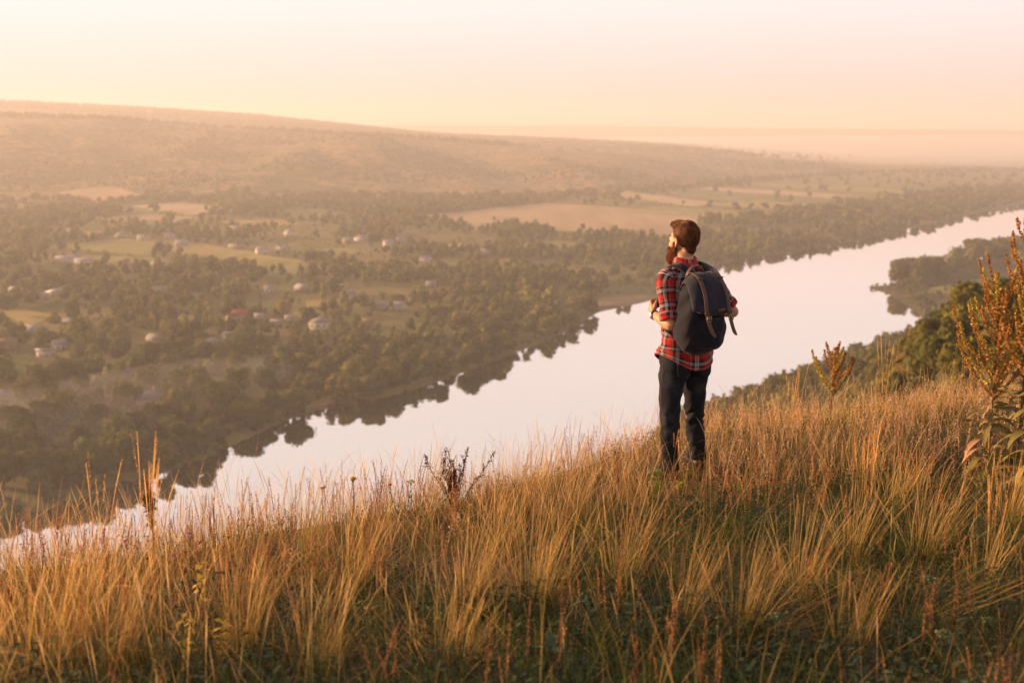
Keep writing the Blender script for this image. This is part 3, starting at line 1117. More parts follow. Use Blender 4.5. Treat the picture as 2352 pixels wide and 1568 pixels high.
def r_slope(x, y, r, df, dn, ins):
    n = len(x)
    keep = (dn < df) & (dn > 3) & (r < 790) & (rng.random(n) < sstep(fnoise(x, y, 22, 111), .22, .5))
    h = np.where(r > 260, rng.uniform(5, 9, n), rng.uniform(2.4, 4.6, n))
    return h, keep, spc(n, [.50, .44, .055, .005])


def r_pen(x, y, r, df, dn, ins):
    n = len(x)
    shore = dn < 30
    grove = (fnoise(x, y, 70, 121) > .55) & (r > 1020)
    keep = (dn < df) & (dn > 4) & (r > 780) & (shore & (rng.random(n) < .9) & (r > 930) | (grove & (rng.random(n) < .25)) | (shore & (r < 930) & (rng.random(n) < .3)))
    h = np.where(r > 930, rng.uniform(13, 21, n) * (.45 + .85 * fnoise(x, y, 60, 123)), rng.uniform(3, 7, n))
    return h, keep, spc(n, [.7, .25, .05, 0])


scatter(9000, (-.47, .47), (330, 1500), r_bank, 'bank')
scatter(20000, (-.47, .47), (380, 1950), r_village, 'village')
scatter(20000, (-.47, .47), (1450, 3900), r_far, 'far')
scatter(20000, (-.47, .47), (3000, 5600), r_ridge, 'far')
scatter(26000, (.05, .50), (34, 790), r_slope, 'slope')
scatter(5000, (.24, .50), (770, 1500), r_pen, 'peninsula')
# solitary trees beside the tan field
for (u, v, h) in [(1134, 503, 10), (1160, 526, 13), (1187, 528, 14), (1120, 520, 8), (1387, 521, 8), (1440, 538, 9), (1423, 540, 11), (1465, 542, 9)]:
    p = on_z(u, v + 6, 8)
    PT.append((p[0], p[1], h, 0, 'village'))
groups_ = {}
for z_ in ('bank', 'village', 'far', 'slope', 'peninsula'):
    groups_[z_] = thin([t for t in PT if t[4] == z_], {'far': .30, 'slope': .42, 'bank': .30, 'village': .31, 'peninsula': .36}[z_])
PT = [t for z_ in groups_ for t in groups_[z_]]
A = np.array([t[:4] for t in PT])
AZ_ = ground(A[:, 0], A[:, 1])
vis = seen(A[:, 0], A[:, 1], AZ_ + A[:, 2])
PT = [t for t, k in zip(PT, vis) if k]
A, AZ_ = A[vis], AZ_[vis]
dist = np.hypot(A[:, 0], A[:, 1])
app = A[:, 2] / dist
U_, V_ = project(A[:, 0], A[:, 1], AZ_ + A[:, 2] * .5)
inframe = (U_ > -20) & (U_ < 2372)
rank = np.argsort(-np.where(inframe, app, 0))
# the man, the tall weeds and the grassy crest hide some: count only trees that stand clear of the grass
crest_v = interp(U_, [0, 400, 1000, 1400, 1640, 2000, 2352], [1230, 1140, 1050, 960, 930, 880, 830])
clearv = (V_ < crest_v)
rank = [i for i in rank if inframe[i] and clearv[i]]
IND = rank[:296]
INDSET = set(int(i) for i in IND)
SPN = ['dark green', 'olive green', 'pale willow-green', 'rusty brown']
SHP = ['round-topped', 'broad spreading', 'narrow upright', 'low wide']
GRP = {'slope': 'trees on the wooded hillside', 'bank': 'trees along the far river bank', 'village': 'trees of the village gardens',
       'far': 'trees of the far valley', 'peninsula': 'trees on the wooded spit of land'}
used_labels = {}
LANDM = [("the red-roofed house", 0), ("the tall white house", 1), ("the pyramid-roofed house", 14), ("the pale blue house", 9), ("the white farm cluster", 30),
         ("the white flat block", 54), ("the long low pale building", 5), ("the cottage in the trees mid picture", 24)]
order = sorted(IND, key=lambda i: (PT[i][4], U_[i]))
zcount = {}
for i in order:
    zcount[PT[i][4]] = zcount.get(PT[i][4], 0) + 1
zi = {}
LABS = []
for i in order:
    x, y, h, sp, zn = PT[i]
    sp = int(sp)
    sh = int(rng.integers(0, 4)) if zn != 'slope' else int(rng.choice([0, 1, 3]))
    zi[zn] = zi.get(zn, 0) + 1
    fr = zi[zn] / max(zcount[zn], 1)
    size = 'tall' if h > 10.5 else ('mid-sized' if h > 7 else 'small')
    if zn == 'slope':
        wh = ("low on slope" if dist[i] > 520 else "mid slope" if dist[i] > 300 else "high on slope" if dist[i] > 160 else "atop slope")
        wh += (" by man's legs" if U_[i] < 1760 else " right of man" if U_[i] < 1880 else " behind lone dock plant" if U_[i] < 1980 else " left of tall weeds" if U_[i] < 2180 else " behind tall weeds")
    elif zn == 'peninsula':
        wh = "on the spit of land" + (", at its tip" if U_[i] < 2150 else ", in its middle grove" if U_[i] < 2260 else ", at the picture's edge")
    elif zn == 'bank':
        wh = "on the far bank " + ("below the river meadow at the left" if U_[i] < 330 else "left of the dirt track" if U_[i] < 520 else "below the dirt track" if U_[i] < 830 else
                                   "under the green fields" if U_[i] < 1050 else "above the long dark reflection" if U_[i] < 1300 else "before the sandy shore" if U_[i] < 1480 else "behind the man")
    else:
        dd = [(math.hypot(x - HPOS[k][0], y - HPOS[k][1]), nm, k) for nm, k in LANDM]
        d_, nm, k = min(dd)
        hx, hy = HPOS[k]
        wh = ("well " if d_ > 90 else "close ") + ("left of " if x < hx - abs(y - hy) * .5 else "right of " if x > hx + abs(y - hy) * .5 else "in front of " if y < hy else "behind ") + nm
    lab = f"{size} {SHP[sh]} {SPN[sp]} tree {wh}"
    LABS.append([i, sh, sp, size, wh, zn])
    continue

_by = {}
for t in LABS:
    _by.setdefault((t[1], t[2], t[3], t[4]), []).append(t)
_ORD = ['first', 'second', 'third', 'fourth', 'fifth', 'sixth', 'seventh', 'eighth', 'ninth', 'tenth', 'eleventh', 'twelfth', 'thirteenth',
        'fourteenth', 'fifteenth', 'sixteenth', 'seventeenth', 'eighteenth', 'nineteenth', 'twentieth', 'twenty-first', 'twenty-second', 'twenty-third', 'twenty-fourth']
for key, lst in _by.items():
    sh, sp, size, wh = key
    lst.sort(key=lambda t: U_[t[0]])
    for q, (i, sh, sp, size, wh, zn) in enumerate(lst):
        x, y, h = PT[i][:3]
        pre = "" if len(lst) == 1 else ("left of two, " if q == 0 else "right of two, ") if len(lst) == 2 else f"{_ORD[min(q, 23)]} from left, "
        lab = f"{pre}{size} {SHP[sh]} {SPN[sp]} tree {wh}"
        lab = lab if len(lab.split()) <= 16 else lab.replace(", just right of the man's legs", " by the man's legs").replace(" on the wooded slope", " on the slope").replace("mid-sized ", "mid ").replace(", between dock plant and tall weeds", " before the tall weeds").replace(", below the far side of the river", " mid slope")
        lab = ' '.join(lab.split()[:16]).rstrip(',')
        root = empty("tree", (x, y, AZ_[i] - 0.1), rng.random() * 6.28, (h * rng.uniform(.9, 1.15), h * rng.uniform(.9, 1.15), h))
        tag(root, lab, "tree", GRP[zn])
        add_obj("crown", HI[sh][sp], root)
        add_obj("trunk", TRUNKS[i % 3], root)


def mass(name, idx, lib, label, cat=None, hmul=1.0, wmul=1.0):
    """a wood that nobody could count, as one mesh"""
    pal = [MT_DARK, MT_OLIVE, MT_WILLOW, MT_RUST, MT_DRY]
    Vs, Qs, Ts, Cs, qm, tm = [], [], [], [], [], []
    n = 0
    for i in idx:
        V, Q, T, Cc = lib[int(rng.integers(0, len(lib)))]
        a = rng.random() * 6.28
        h = A[i, 2] * hmul
        c_, s_ = math.cos(a), math.sin(a)
        w_ = h * rng.uniform(.7, 1.3) * wmul
        P = np.empty_like(V)
        P[:, 0] = (V[:, 0] * c_ - V[:, 1] * s_) * w_ + A[i, 0]
        P[:, 1] = (V[:, 0] * s_ + V[:, 1] * c_) * w_ + A[i, 1]
        P[:, 2] = V[:, 2] * h + AZ_[i] - .2
        Vs.append(P)
        Qs.append(Q + n)
        Ts.append(T + n)
        Cs.append(Cc * rng.uniform(.6, 1.4) * rng.uniform(.9, 1.1, 3))
        m = int(A[i, 3])
        qm.append(np.full(len(Q), m))
        tm.append(np.full(len(T), m))
        n += len(V)
    if not Vs:
        return
    me = make_mesh(name, np.concatenate(Vs), np.concatenate(Qs), np.concatenate(Ts), col=np.concatenate(Cs), mats=pal,
                   mat_idx=np.concatenate(qm + tm))
    tag(add_obj(name, me), label, kind='stuff')


rest = [i for i in range(len(PT)) if i not in INDSET]
zone = np.array([t[4] for t in PT])
mass("bank_trees", [i for i in rest if zone[i] == 'bank'], LO, "unbroken belt of trees along the far river bank")
mass("village_trees", [i for i in rest if zone[i] == 'village'], LO, "trees and orchards spread through the village")
mass("hillside_trees", [i for i in rest if zone[i] == 'slope'], LO, "dense trees covering the steep near hillside")
mass("spit_trees", [i for i in rest if zone[i] == 'peninsula'], LO, "trees covering the spit of land in the river")
mass("far_scrub", [i for i in rest if zone[i] == 'far'], BU, "scrub and tree belts on the far hill slopes")

# brush and small bushes: dry brush on the river meadow, scrub between the trees
b0 = len(PT)


def bush_field(name, n, azr_, rr_, cond, hr, sps, label):
    global A, AZ_
    a = rng.uniform(azr_[0], azr_[1], n)
    r = np.sqrt(rng.uniform(rr_[0] ** 2, rr_[1] ** 2, n))
    x, y = r * np.sin(a), r * np.cos(a)
    df, dn, ins = land_info(np.stack([x, y], 1))
    k = cond(x, y, r, df, dn) & ~ins
    x, y = x[k], y[k]
    z = ground(x, y)
    h = rng.uniform(hr[0], hr[1], len(x))
    s = seen(x, y, z + h)
    x, y, z, h = x[s], y[s], z[s], h[s]
    start = len(A)
    A = np.concatenate([A, np.stack([x, y, h, rng.choice(5, len(x), p=sps)], 1)])
    AZ_ = np.concatenate([AZ_, z])
    mass(name, list(range(start, len(A))), BU, label)


bush_field("meadow_brush", 5000, (-.47, -.05), (330, 620), lambda x, y, r, df, dn: (df < dn) & (df > 8) & (df < 240) & (fnoise(x, y, 45, 131) > .42)
           & ~in_fields(np.stack([x, y], 1)), (1.2, 3.2), [.05, .2, .2, .15, .4], "dry brush and shrubs on the riverside meadow")
bush_field("bank_shrubs", 16000, (-.47, .47), (330, 1500), lambda x, y, r, df, dn: (df < dn) & (df > .3) & (df < 11) & (fnoise(x, y, 30, 139) > .22)
           & ~((np.abs(x - on_z(1440, 690)[0]) < 28) & (np.abs(y - on_z(1440, 690)[1]) < 60)), (2.0, 5.0), [.35, .4, .2, .03, .02], "willow shrubs lining the far bank")
bush_field("village_scrub", 7000, (-.47, .47), (480, 1900), lambda x, y, r, df, dn: (df < dn) & (df > 5) & (fnoise(x, y, 120, 133) > .38)
           & ~in_fields(np.stack([x, y], 1)) & (r < interp(x / y, AZS, RB)), (1.2, 3.0), [.35, .35, .1, .1, .1], "hedges and shrubs between the village plots")
bush_field("slope_scrub", 9000, (.0, .50), (26, 780), lambda x, y, r, df, dn: (dn < df) & (dn > 1.5), (1.2, 3.2), [.38, .46, .10, .03, .03],
           "shrubs covering the steep near hillside")
bush_field("spit_scrub", 1800, (.24, .50), (760, 1500), lambda x, y, r, df, dn: (dn < df) & (dn > .5) & ((dn < 14) | (fnoise(x, y, 50, 137) > .55)), (1.2, 3.0),
           [.35, .35, .15, .05, .1], "reeds and shrubs on the spit of land")

# small pale floats moored under the far bank
M_FLOAT = simple_mat("pale_boat_paint", (0.85, 0.78, 0.72), 0.4, 0.4, 3, 0.1)
M_FLOAT2 = simple_mat("boat_inside", (0.35, 0.27, 0.20), 0.7, 0.2, 3, 0.1)


def rowboat(u, v, L, rz, label):
    p = on_z(u, v, 0.0)
    root = empty("rowing_boat", (p[0], p[1], 0), R(rz))
    tag(root, label, "boat", "small pale boats moored under the far bank")
    n = 13
    V, Q = [], []
    for lay, (k, z) in enumerate([(0.55, -.12), (.85, .12), (1.0, .42), (.93, .42), (.78, .10), (.5, .0)]):
        for i in range(n):
            t = i / (n - 1)
            w = .62 * math.sin(math.pi * min(1, .08 + t * .92)) ** .6 * k
            V.append(((t - .5) * L * (.9 + .1 * k), w, z + .16 * (2 * t - 1) ** 2 * (lay in (2, 3))))
        for i in range(n):
            t = 1 - i / (n - 1)
            w = .62 * math.sin(math.pi * min(1, .08 + t * .92)) ** .6 * k
            V.append(((t - .5) * L * (.9 + .1 * k), -w, z + .16 * (2 * t - 1) ** 2 * (lay in (2, 3))))
    m = 2 * n
    for lay in range(5):
        for i in range(m):
            Q.append((lay * m + i, lay * m + (i + 1) % m, (lay + 1) * m + (i + 1) % m, (lay + 1) * m + i))
    for lay in (0, 5):
        for i in range(n - 1):
            Q.append((lay * m + i, lay * m + i + 1, lay * m + m - 2 - i, lay * m + m - 1 - i))
    add_obj("hull", make_mesh("hull", V, Q, mats=[M_FLOAT]), root)
    for xx in (-.25, .2):
        v_, q_ = boxq((xx * L - .15, -.48, .26), (xx * L + .15, .48, .31))
        add_obj("thwart", make_mesh("thwart", v_, q_, mats=[M_FLOAT2]), root)


rowboat(1337, 747, 4.6, 60, "largest pale boat moored near the river bend")
rowboat(1328, 766, 3.4, 40, "smaller pale boat just below the largest one at the bend")
rowboat(1188, 808, 3.0, 70, "single pale boat under the dark tree bank mid river")
rowboat(1013, 869, 3.2, 55, "upper left boat of the group under the green fields")
rowboat(1031, 859, 2.8, 65, "rightmost small boat of the group under the green fields")
rowboat(989, 888, 3.0, 30, "lowest small boat of the group under the green fields")

# ---------------------------------------------------------------- the man with his backpack
def rot(ax, deg):
    return np.array(Matrix.Rotation(R(deg), 3, ax))


def cat(P, n):
    """Catmull-Rom resample rows of P to n rows"""
    P = np.asarray(P, float)
    m = len(P)
    t = np.linspace(0, m - 1, n)
    i = np.clip(t.astype(int), 0, m - 2)
    f = (t - i)[:, None]
    p0, p1, p2, p3 = P[np.maximum(i - 1, 0)], P[i], P[i + 1], P[np.minimum(i + 2, m - 1)]
    return 0.5 * ((2 * p1) + (-p0 + p2) * f + (2 * p0 - 5 * p1 + 4 * p2 - p3) * f ** 2 + (-p0 + 3 * p1 - 3 * p2 + p3) * f ** 3)


def loft(path, rad_, n_len, n_seg=32, ref=(0, 1, 0), expo=2.0, wr=None, cap=True, uscale=1.0, tw=0.0):
    """closed tube through path (m,3) with radii (m,2) [across ref, along ref]; returns V, Q, T, uv"""
    P = cat(path, n_len)
    Rr = cat(rad_, n_len)
    tan = np.gradient(P, axis=0)
    tan /= np.linalg.norm(tan, axis=1)[:, None]
    ref = np.asarray(ref, float)
    U = np.cross(ref, tan)
    U /= np.linalg.norm(U, axis=1)[:, None]
    W = np.cross(tan, U)
    ph = np.linspace(0, 2 * np.pi, n_seg, endpoint=False) + tw
    c, s = np.cos(ph), np.sin(ph)
    e = 2.0 / expo
    c, s = np.sign(c) * np.abs(c) ** e, np.sign(s) * np.abs(s) ** e
    V = P[:, None] + U[:, None] * (Rr[:, 0:1] * c)[..., None] + W[:, None] * (Rr[:, 1:2] * s)[..., None]
    L = np.concatenate([[0], np.cumsum(np.linalg.norm(np.diff(P, axis=0), axis=1))])
    if wr is not None:
        N = U[:, None] * c[None, :, None] + W[:, None] * s[None, :, None]
        V = V + N * wr(L[:, None] * np.ones_like(c), ph[None, :] * np.ones((n_len, 1)), V)[..., None]
    circ = 2 * np.pi * Rr.mean()
    uv = np.stack([np.broadcast_to(ph / (2 * np.pi) * circ * uscale, (n_len, n_seg)), np.broadcast_to(L[:, None], (n_len, n_seg))], -1)
    i = np.arange(n_len * n_seg).reshape(n_len, n_seg)
    Q = np.stack([i[:-1], np.roll(i, -1, 1)[:-1], np.roll(i, -1, 1)[1:], i[1:]], -1).reshape(-1, 4)
    V = V.reshape(-1, 3)
    uv = uv.reshape(-1, 2)
    T = np.zeros((0, 3), int)
    if cap:
        a, b = len(V), len(V) + 1
        V = np.concatenate([V, [P[0], P[-1]]])
        uv = np.concatenate([uv, [[0, 0], [0, L[-1]]]])
        r0, r1 = i[0], i[-1]
        T = np.concatenate([np.stack([np.full(n_seg, a), np.roll(r0, -1), r0], 1), np.stack([np.full(n_seg, b), r1, np.roll(r1, -1)], 1)])
    return V, Q, T, uv


def joinL(L):
    Vs, Qs, Ts, us = [], [], [], []
    n = 0
    for V, Q, T, u in L:
        Vs.append(V)
        Qs.append(np.asarray(Q) + n)
        if len(T):
            Ts.append(np.asarray(T) + n)
        us.append(u)
        n += len(V)
    return np.concatenate(Vs), np.concatenate(Qs), (np.concatenate(Ts) if Ts else None), np.concatenate(us)


def blob(c, r, rotm=None, sub=2):
    V = (I2[0] if sub == 2 else I1[0]) * np.asarray(r)
    if rotm is not None:
        V = V @ rotm.T
    return V + np.asarray(c)


def remesh(name, lofts, blobs, voxel, mat, smooth_it=3, parent=None):
    Vs, Qs, Ts = [], [], []
    n = 0
    for V, Q, T, _ in lofts:
        Vs.append(V)
        Qs.append(np.asarray(Q) + n)
        if len(T):
            Ts.append(np.asarray(T) + n)
        n += len(V)
    for V in blobs:
        Vs.append(V)
        Ts.append((I2[1] if len(V) == len(I2[0]) else I1[1]) + n)
        n += len(V)
    me = make_mesh(name, np.concatenate(Vs), np.concatenate(Qs) if Qs else None, np.concatenate(Ts))
    o = bpy.data.objects.new(name, me)
    COL.objects.link(o)
    m = o.modifiers.new('r', 'REMESH')
    m.mode = 'VOXEL'
    m.voxel_size = voxel
    s = o.modifiers.new('s', 'SMOOTH')
    s.iterations = smooth_it
    s.factor = 0.5
    dg = bpy.context.evaluated_depsgraph_get()
    me2 = bpy.data.meshes.new_from_object(o.evaluated_get(dg))
    o.modifiers.clear()
    o.data = me2
    me2.name = name
    me2.materials.clear()
    me2.materials.append(mat)
    me2.polygons.foreach_set('use_smooth', np.ones(len(me2.polygons), bool))
    if parent is not None:
        o.parent = parent
    return o


def n3(x, y, z, s, seed=0):
    return fnoise(x + z * 0.7, y - z * 0.4, s, seed, 3) - .5


# materials
sk = NT("skin")
f = sk.noise(40, 3, .5, sk.obj())
skc = sk.mix(f, (0.46, 0.235, 0.135), (0.56, 0.30, 0.18))
_p = sk.pbsdf(skc, 0.5, 0.4)
_p.inputs['Subsurface Weight'].default_value = 0.12
_p.inputs['Subsurface Radius'].default_value = (0.012, 0.004, 0.002)
_p.inputs['Subsurface Scale'].default_value = 1.0
M_SKIN = sk.m

pl = NT("red_tartan_cloth")
uvn = pl.n('ShaderNodeUVMap')
sepn = pl.n('ShaderNodeSeparateXYZ')
pl.l(uvn.outputs[0], sepn.inputs[0])
RED, BLK, WHT, PNK, DRD = (0.50, 0.016, 0.008), (0.012, 0.014, 0.024), (0.80, 0.76, 0.74), (0.66, 0.20, 0.17), (0.10, 0.008, 0.010)


def stripe(sock, period, off):
    a = pl.n('ShaderNodeMath', operation='MULTIPLY_ADD')
    pl.l(sock, a.inputs[0])
    a.inputs[1].default_value = 1 / period
    a.inputs[2].default_value = off
    b = pl.n('ShaderNodeMath', operation='FRACT')
    pl.l(a.outputs[0], b.inputs[0])
    return pl.ramp(b.outputs[0], [(0, RED), (.16, DRD), (.19, PNK), (.215, DRD), (.25, PNK), (.275, DRD), (.31, BLK), (.45, WHT), (.48, BLK), (.52, WHT),
                                  (.55, BLK), (.59, WHT), (.62, BLK), (.77, DRD), (.86, RED)], 'CONSTANT')


c1, c2 = stripe(sepn.outputs[0], 0.100, 0.2), stripe(sepn.outputs[1], 0.100, 0.1)
plc = pl.mix(0.5, c1, c2)
plc = pl.mix(pl.noise(220, 2, .5, pl.obj()), plc, pl.mix(0.25, plc, (0, 0, 0)))
fb = pl.noise(28, 4, .6, pl.obj())
fb2 = pl.noise(500, 2, .5, pl.obj())
pl.pbsdf(plc, 0.9, 0.15, pl.bump(fb, 0.35, 0.012), sheen=0.15)
M_PLAID = pl.m

dn = NT("dark_denim")
f = dn.noise(9, 4, .6, dn.obj())
f2 = dn.noise(350, 2, .5, dn.obj())
dc = dn.ramp(f, [(.35, (0.007, 0.008, 0.012)), (.55, (0.012, 0.015, 0.021)), (.7, (0.030, 0.034, 0.042))])
dn.pbsdf(dc, 0.85, 0.2, dn.bump(f2, .3, .002))
M_DENIM = dn.m
M_STITCH = simple_mat("orange_stitching", (0.22, 0.10, 0.035), 0.8, 0.2, 60, .3)
M_BOOT = simple_mat("brown_boot_leather", (0.045, 0.024, 0.014), 0.6, 0.4, 30, .3)
M_SOLE = simple_mat("boot_sole", (0.04, 0.035, 0.03), 0.8, 0.2, 30, .3)
nv = NT("navy_canvas")
f = nv.noise(14, 4, .6, nv.obj())
f2 = nv.noise(600, 2, .5, nv.obj())
nv.pbsdf(nv.ramp(f, [(.35, (0.008, 0.008, 0.014)), (.65, (0.013, 0.013, 0.022))]), 0.88, 0.18, nv.bump(f2, .35, .002), sheen=.1)
M_NAVY = nv.m
nf = NT("navy_flap_canvas")
nf.pbsdf(nf.ramp(nf.noise(14, 4, .6, nf.obj()), [(.35, (0.017, 0.017, 0.030)), (.65, (0.028, 0.028, 0.044))]), 0.88, 0.2, nf.bump(nf.noise(30, 4, .6, nf.obj()), .5, .012), sheen=.15)
M_FLAP = nf.m
M_LEATHER = simple_mat("worn_brown_leather", (0.10, 0.052, 0.035), 0.55, 0.4, 40, .35)
M_LEATHER2 = simple_mat("dark_brown_leather", (0.085, 0.038, 0.026), 0.5, 0.4, 40, .3)
M_BRASS = simple_mat("old_brass", (0.40, 0.26, 0.12), 0.35, 0.5, 40, .2, metal=.9)
M_STEEL = simple_mat("watch_steel", (0.75, 0.72, 0.70), 0.22, 0.5, 40, .1, metal=1)
M_WATCHSTRAP = simple_mat("black_watch_strap", (0.02, 0.02, 0.02), 0.5, 0.4, 40, .2)
M_DIAL = simple_mat("watch_dial", (0.75, 0.74, 0.72), 0.2, 0.5, 40, .05)
M_EYE = simple_mat("eye_white", (0.75, 0.72, 0.70), 0.2, 0.5, 40, .05)
M_IRIS = simple_mat("eye_iris", (0.05, 0.04, 0.03), 0.15, 0.5, 40, .05)
hr = NT("auburn_hair")
hr_c = hr.attr('Col')
hr.pbsdf(hr_c, 0.62, 0.25)
M_HAIR = hr.m

MAN_XY = at_y(1565, 1090, 8.03)[:2]
MX, MY = float(MAN_XY[0]), float(MAN_XY[1])
MZ = gz(MX, MY) + 0.0
man = empty("person", (MX, MY, MZ), R(30))
tag(man, "bearded man in a red plaid shirt and dark jeans standing on the grassy crest", "person")

# ---- skeleton, body frame: X to his right, Y forward, Z up
def hd(p):           # head frame -> body frame (head turned 22 degrees further left)
    return rot('Z', HYAW) @ (np.asarray(p, float) * .98) + HC


HYAW = 12
HC = np.array([-0.004, 0.050, 1.643])
Hm = rot('Z', HYAW)

LSH, LEL, LWR = np.array([-.180, .0, 1.400]), np.array([-.208, -.095, 1.115]), np.array([-.175, .140, 1.150])
RSH, REL, RWR = np.array([.190, -.01, 1.400]), np.array([.335, -.09, 1.160]), np.array([.165, .115, 1.185])

lofts, blobs = [], []
# torso, neck
lofts.append(loft([(0, 0, .86), (0, 0, .95), (0, 0, 1.08), (0, .005, 1.22), (0, .0, 1.34), (0, -.01, 1.42), (0.0, .0, 1.48), (.0, .022, 1.53), (-.002, .037, 1.59)],
                  [(.15, .10), (.155, .11), (.135, .10), (.15, .11), (.165, .11), (.12, .078), (.062, .058), (.056, .057), (.056, .060)], 40, 28))
# legs
LH, LK, LA = np.array([-.09, 0, .90]), np.array([-.105, .02, .50]), np.array([-.115, -.01, .09])
RH, RK, RA = np.array([.09, 0, .90]), np.array([.118, .03, .50]), np.array([.150, .02, .13])
for H_, K_, A_ in ((LH, LK, LA), (RH, RK, RA)):
    lofts.append(loft([H_ + (0, 0, .03), H_ * .6 + K_ * .4, K_, K_ * .6 + A_ * .4, A_, A_ - (0, 0, .03)],
                      [(.085, .095), (.075, .085), (.053, .058), (.052, .06), (.037, .042), (.035, .04)], 24, 20))
# arms
for S_, E_, W_ in ((LSH, LEL, LWR), (RSH, REL, RWR)):
    d1 = (E_ - S_)
    d2 = (W_ - E_)
    lofts.append(loft([S_ * 1.0, S_ + d1 * .3, S_ + d1 * .7, E_], [(.052, .055), (.05, .052), (.042, .043), (.041, .042)], 16, 18, ref=(0.3, 1, .2)))
    lofts.append(loft([E_ - d2 * .04, E_ + d2 * .22, E_ + d2 * .55, E_ + d2 * .85, W_ + d2 * .04],
                      [(.037, .040), (.044, .047), (.036, .037), (.026, .030), (.024, .031)], 20, 18, ref=(0.2, .1, 1)))
    blobs.append(blob(E_ + (0, -.004, -.002), (.040, .043, .041)))


# hands: palm, four curled fingers of unequal length, thumb closing against them
def hand(W_, fwd, palm_n, side):
    """fwd: along the hand, palm_n: out of the palm, side: towards the thumb"""
    fwd, palm_n, side = (np.asarray(v, float) / np.linalg.norm(v) for v in (fwd, palm_n, side))
    M = np.stack([side, fwd, palm_n], 1)
    q = lambda a, b, c: W_ + M @ np.array([a, b, c])
    out = [loft([q(0, -.01, 0), q(0, .02, 0), q(.002, .055, .002), q(0, .088, .004)], [(.025, .019), (.033, .018), (.041, .017), (.040, .014)], 12, 16, ref=palm_n)]
    for k, (off, ln) in enumerate([(.030, .92), (.010, 1.0), (-.010, .94), (-.029, .76)]):
        a = [q(off, .070, 0), q(off * 1.03, .094, .003), q(off * 1.02, .108, .030 * ln), q(off, .088, .050 * ln), q(off, .066, .044 * ln)]
        out.append(loft(a, [(.0105, .0105), (.0105, .0105), (.0095, .0095), (.0088, .0088), (.0075, .0075)], 14, 10, ref=side))
        blobs.append(blob(a[1], (.0125,) * 3, sub=1))
        blobs.append(blob(a[-1], (.0078,) * 3, sub=1))
    t = [q(.028, .012, .008), q(.046, .036, .020), q(.048, .060, .036), q(.030, .080, .046)]
    out.append(loft(t, [(.015, .014), (.013, .012), (.011, .0105), (.0085, .0085)], 12, 10, ref=palm_n))
    blobs.append(blob(t[-1], (.009,) * 3, sub=1))
    return out


lofts += hand(LWR, (.30, .80, .52), (.90, -.35, .1), (-.1, -.3, 1))
lofts += hand(RWR, (-.45, .78, .40), (-.85, -.45, .1), (.1, -.3, 1))

# head
def hblob(c, r, rz_=0, rx=0):
    return blob(hd(c), np.asarray(r) * .98, Hm @ rot('X', rx) @ rot('Z', rz_))


blobs += [hblob((0, -.012, .035), (.076, .098, .095)), hblob((0, .03, .0), (.066, .068, .09)), hblob((0, .035, -.055), (.052, .055, .055)),
          hblob((0, .065, -.088), (.028, .026, .024)), hblob((0, .075, .032), (.052, .022, .015)), hblob((-.034, .062, -.022), (.024, .026, .022)),
          hblob((.034, .062, -.022), (.024, .026, .022)), hblob((0, -.05, -.05), (.052, .045, .06))]
lofts.append(loft([hd((0, .088, .022)), hd((0, .102, -.002)), hd((0, .114, -.024)), hd((0, .098, -.034))], [(.007, .007), (.009, .009), (.012, .010), (.011, .007)], 10, 12, ref=(1, 0, 0)))
# ears
for sx in (-1, 1):
    lofts.append(loft([hd((sx * .074, -.004, -.030)), hd((sx * .082, -.006, -.022)), hd((sx * .089, -.020, .002)), hd((sx * .090, -.019, .022)), hd((sx * .085, -.004, .030)), hd((sx * .078, .006, .020))],
                      [(.007, .007), (.007, .006), (.0065, .006), (.0065, .006), (.006, .006), (.005, .005)], 20, 8, ref=(0, 0, 1)))
    blobs.append(hblob((sx * .077, -.006, .000), (.007, .012, .022)))
# lips
blobs += [hblob((0, .094, -.052), (.022, .010, .006)), hblob((0, .092, -.063), (.020, .010, .007))]
body = remesh("body", lofts, blobs, 0.0048, M_SKIN, 3, man)
for sx in (-1, 1):
    ev = hblob((sx * .030, .080, .016), (.0115, .0115, .0115))
    e_ = add_obj("eye", make_mesh("eye", ev, None, I2[1], mats=[M_EYE], smooth=True), man)
    iv = hblob((sx * .030, .0895, .016), (.0055, .003, .0055))
    add_obj("iris", make_mesh("iris", iv, None, I2[1], mats=[M_IRIS], smooth=True), e_)


# ---- hair: cap with combed locks, plus the beard
def strands(paths, w, cols, taper=.35):
    """ribbons along given point rows (n, k, 3), two crossed sheets keep them visible from all sides"""
    n, k, _ = paths.shape
    tan = np.gradient(paths, axis=1)
    tan /= np.linalg.norm(tan, axis=2)[..., None] + 1e-9
    a = np.cross(tan, rng.normal(size=(n, 1, 3)))
    a /= np.linalg.norm(a, axis=2)[..., None] + 1e-9
    ww = w * (1 - (1 - taper) * np.linspace(0, 1, k) ** 2)[None, :, None]
    L = paths - a * ww
    Rr_ = paths + a * ww
    V = np.stack([L, Rr_], 2).reshape(-1, 3)
    b = (np.arange(n) * k * 2)[:, None] + np.arange(k - 1)[None] * 2
    Q = np.stack([b, b + 1, b + 3, b + 2], -1).reshape(-1, 4)
    return V, Q, np.repeat(cols, k * 2, 0)


HS = .93      # head scale


hair_blobs = [hblob((0, -.030, .048), (.0815, .103, .100)), hblob((0, -.068, -.035), (.048, .036, .052)), hblob((0, .022, .112), (.056, .060, .038)),
              hblob((0, .052, .108), (.040, .032, .024)), hblob((0, -.035, .103), (.060, .076, .050)), hblob((0, -.080, .030), (.060, .048, .068)),
              hblob((.0, -.055, .065), (.076, .075, .075))]
hair = remesh("hair", [], hair_blobs, 0.0045, M_HAIR, 4, man)
base_c = np.array([0.15, 0.056, 0.020])


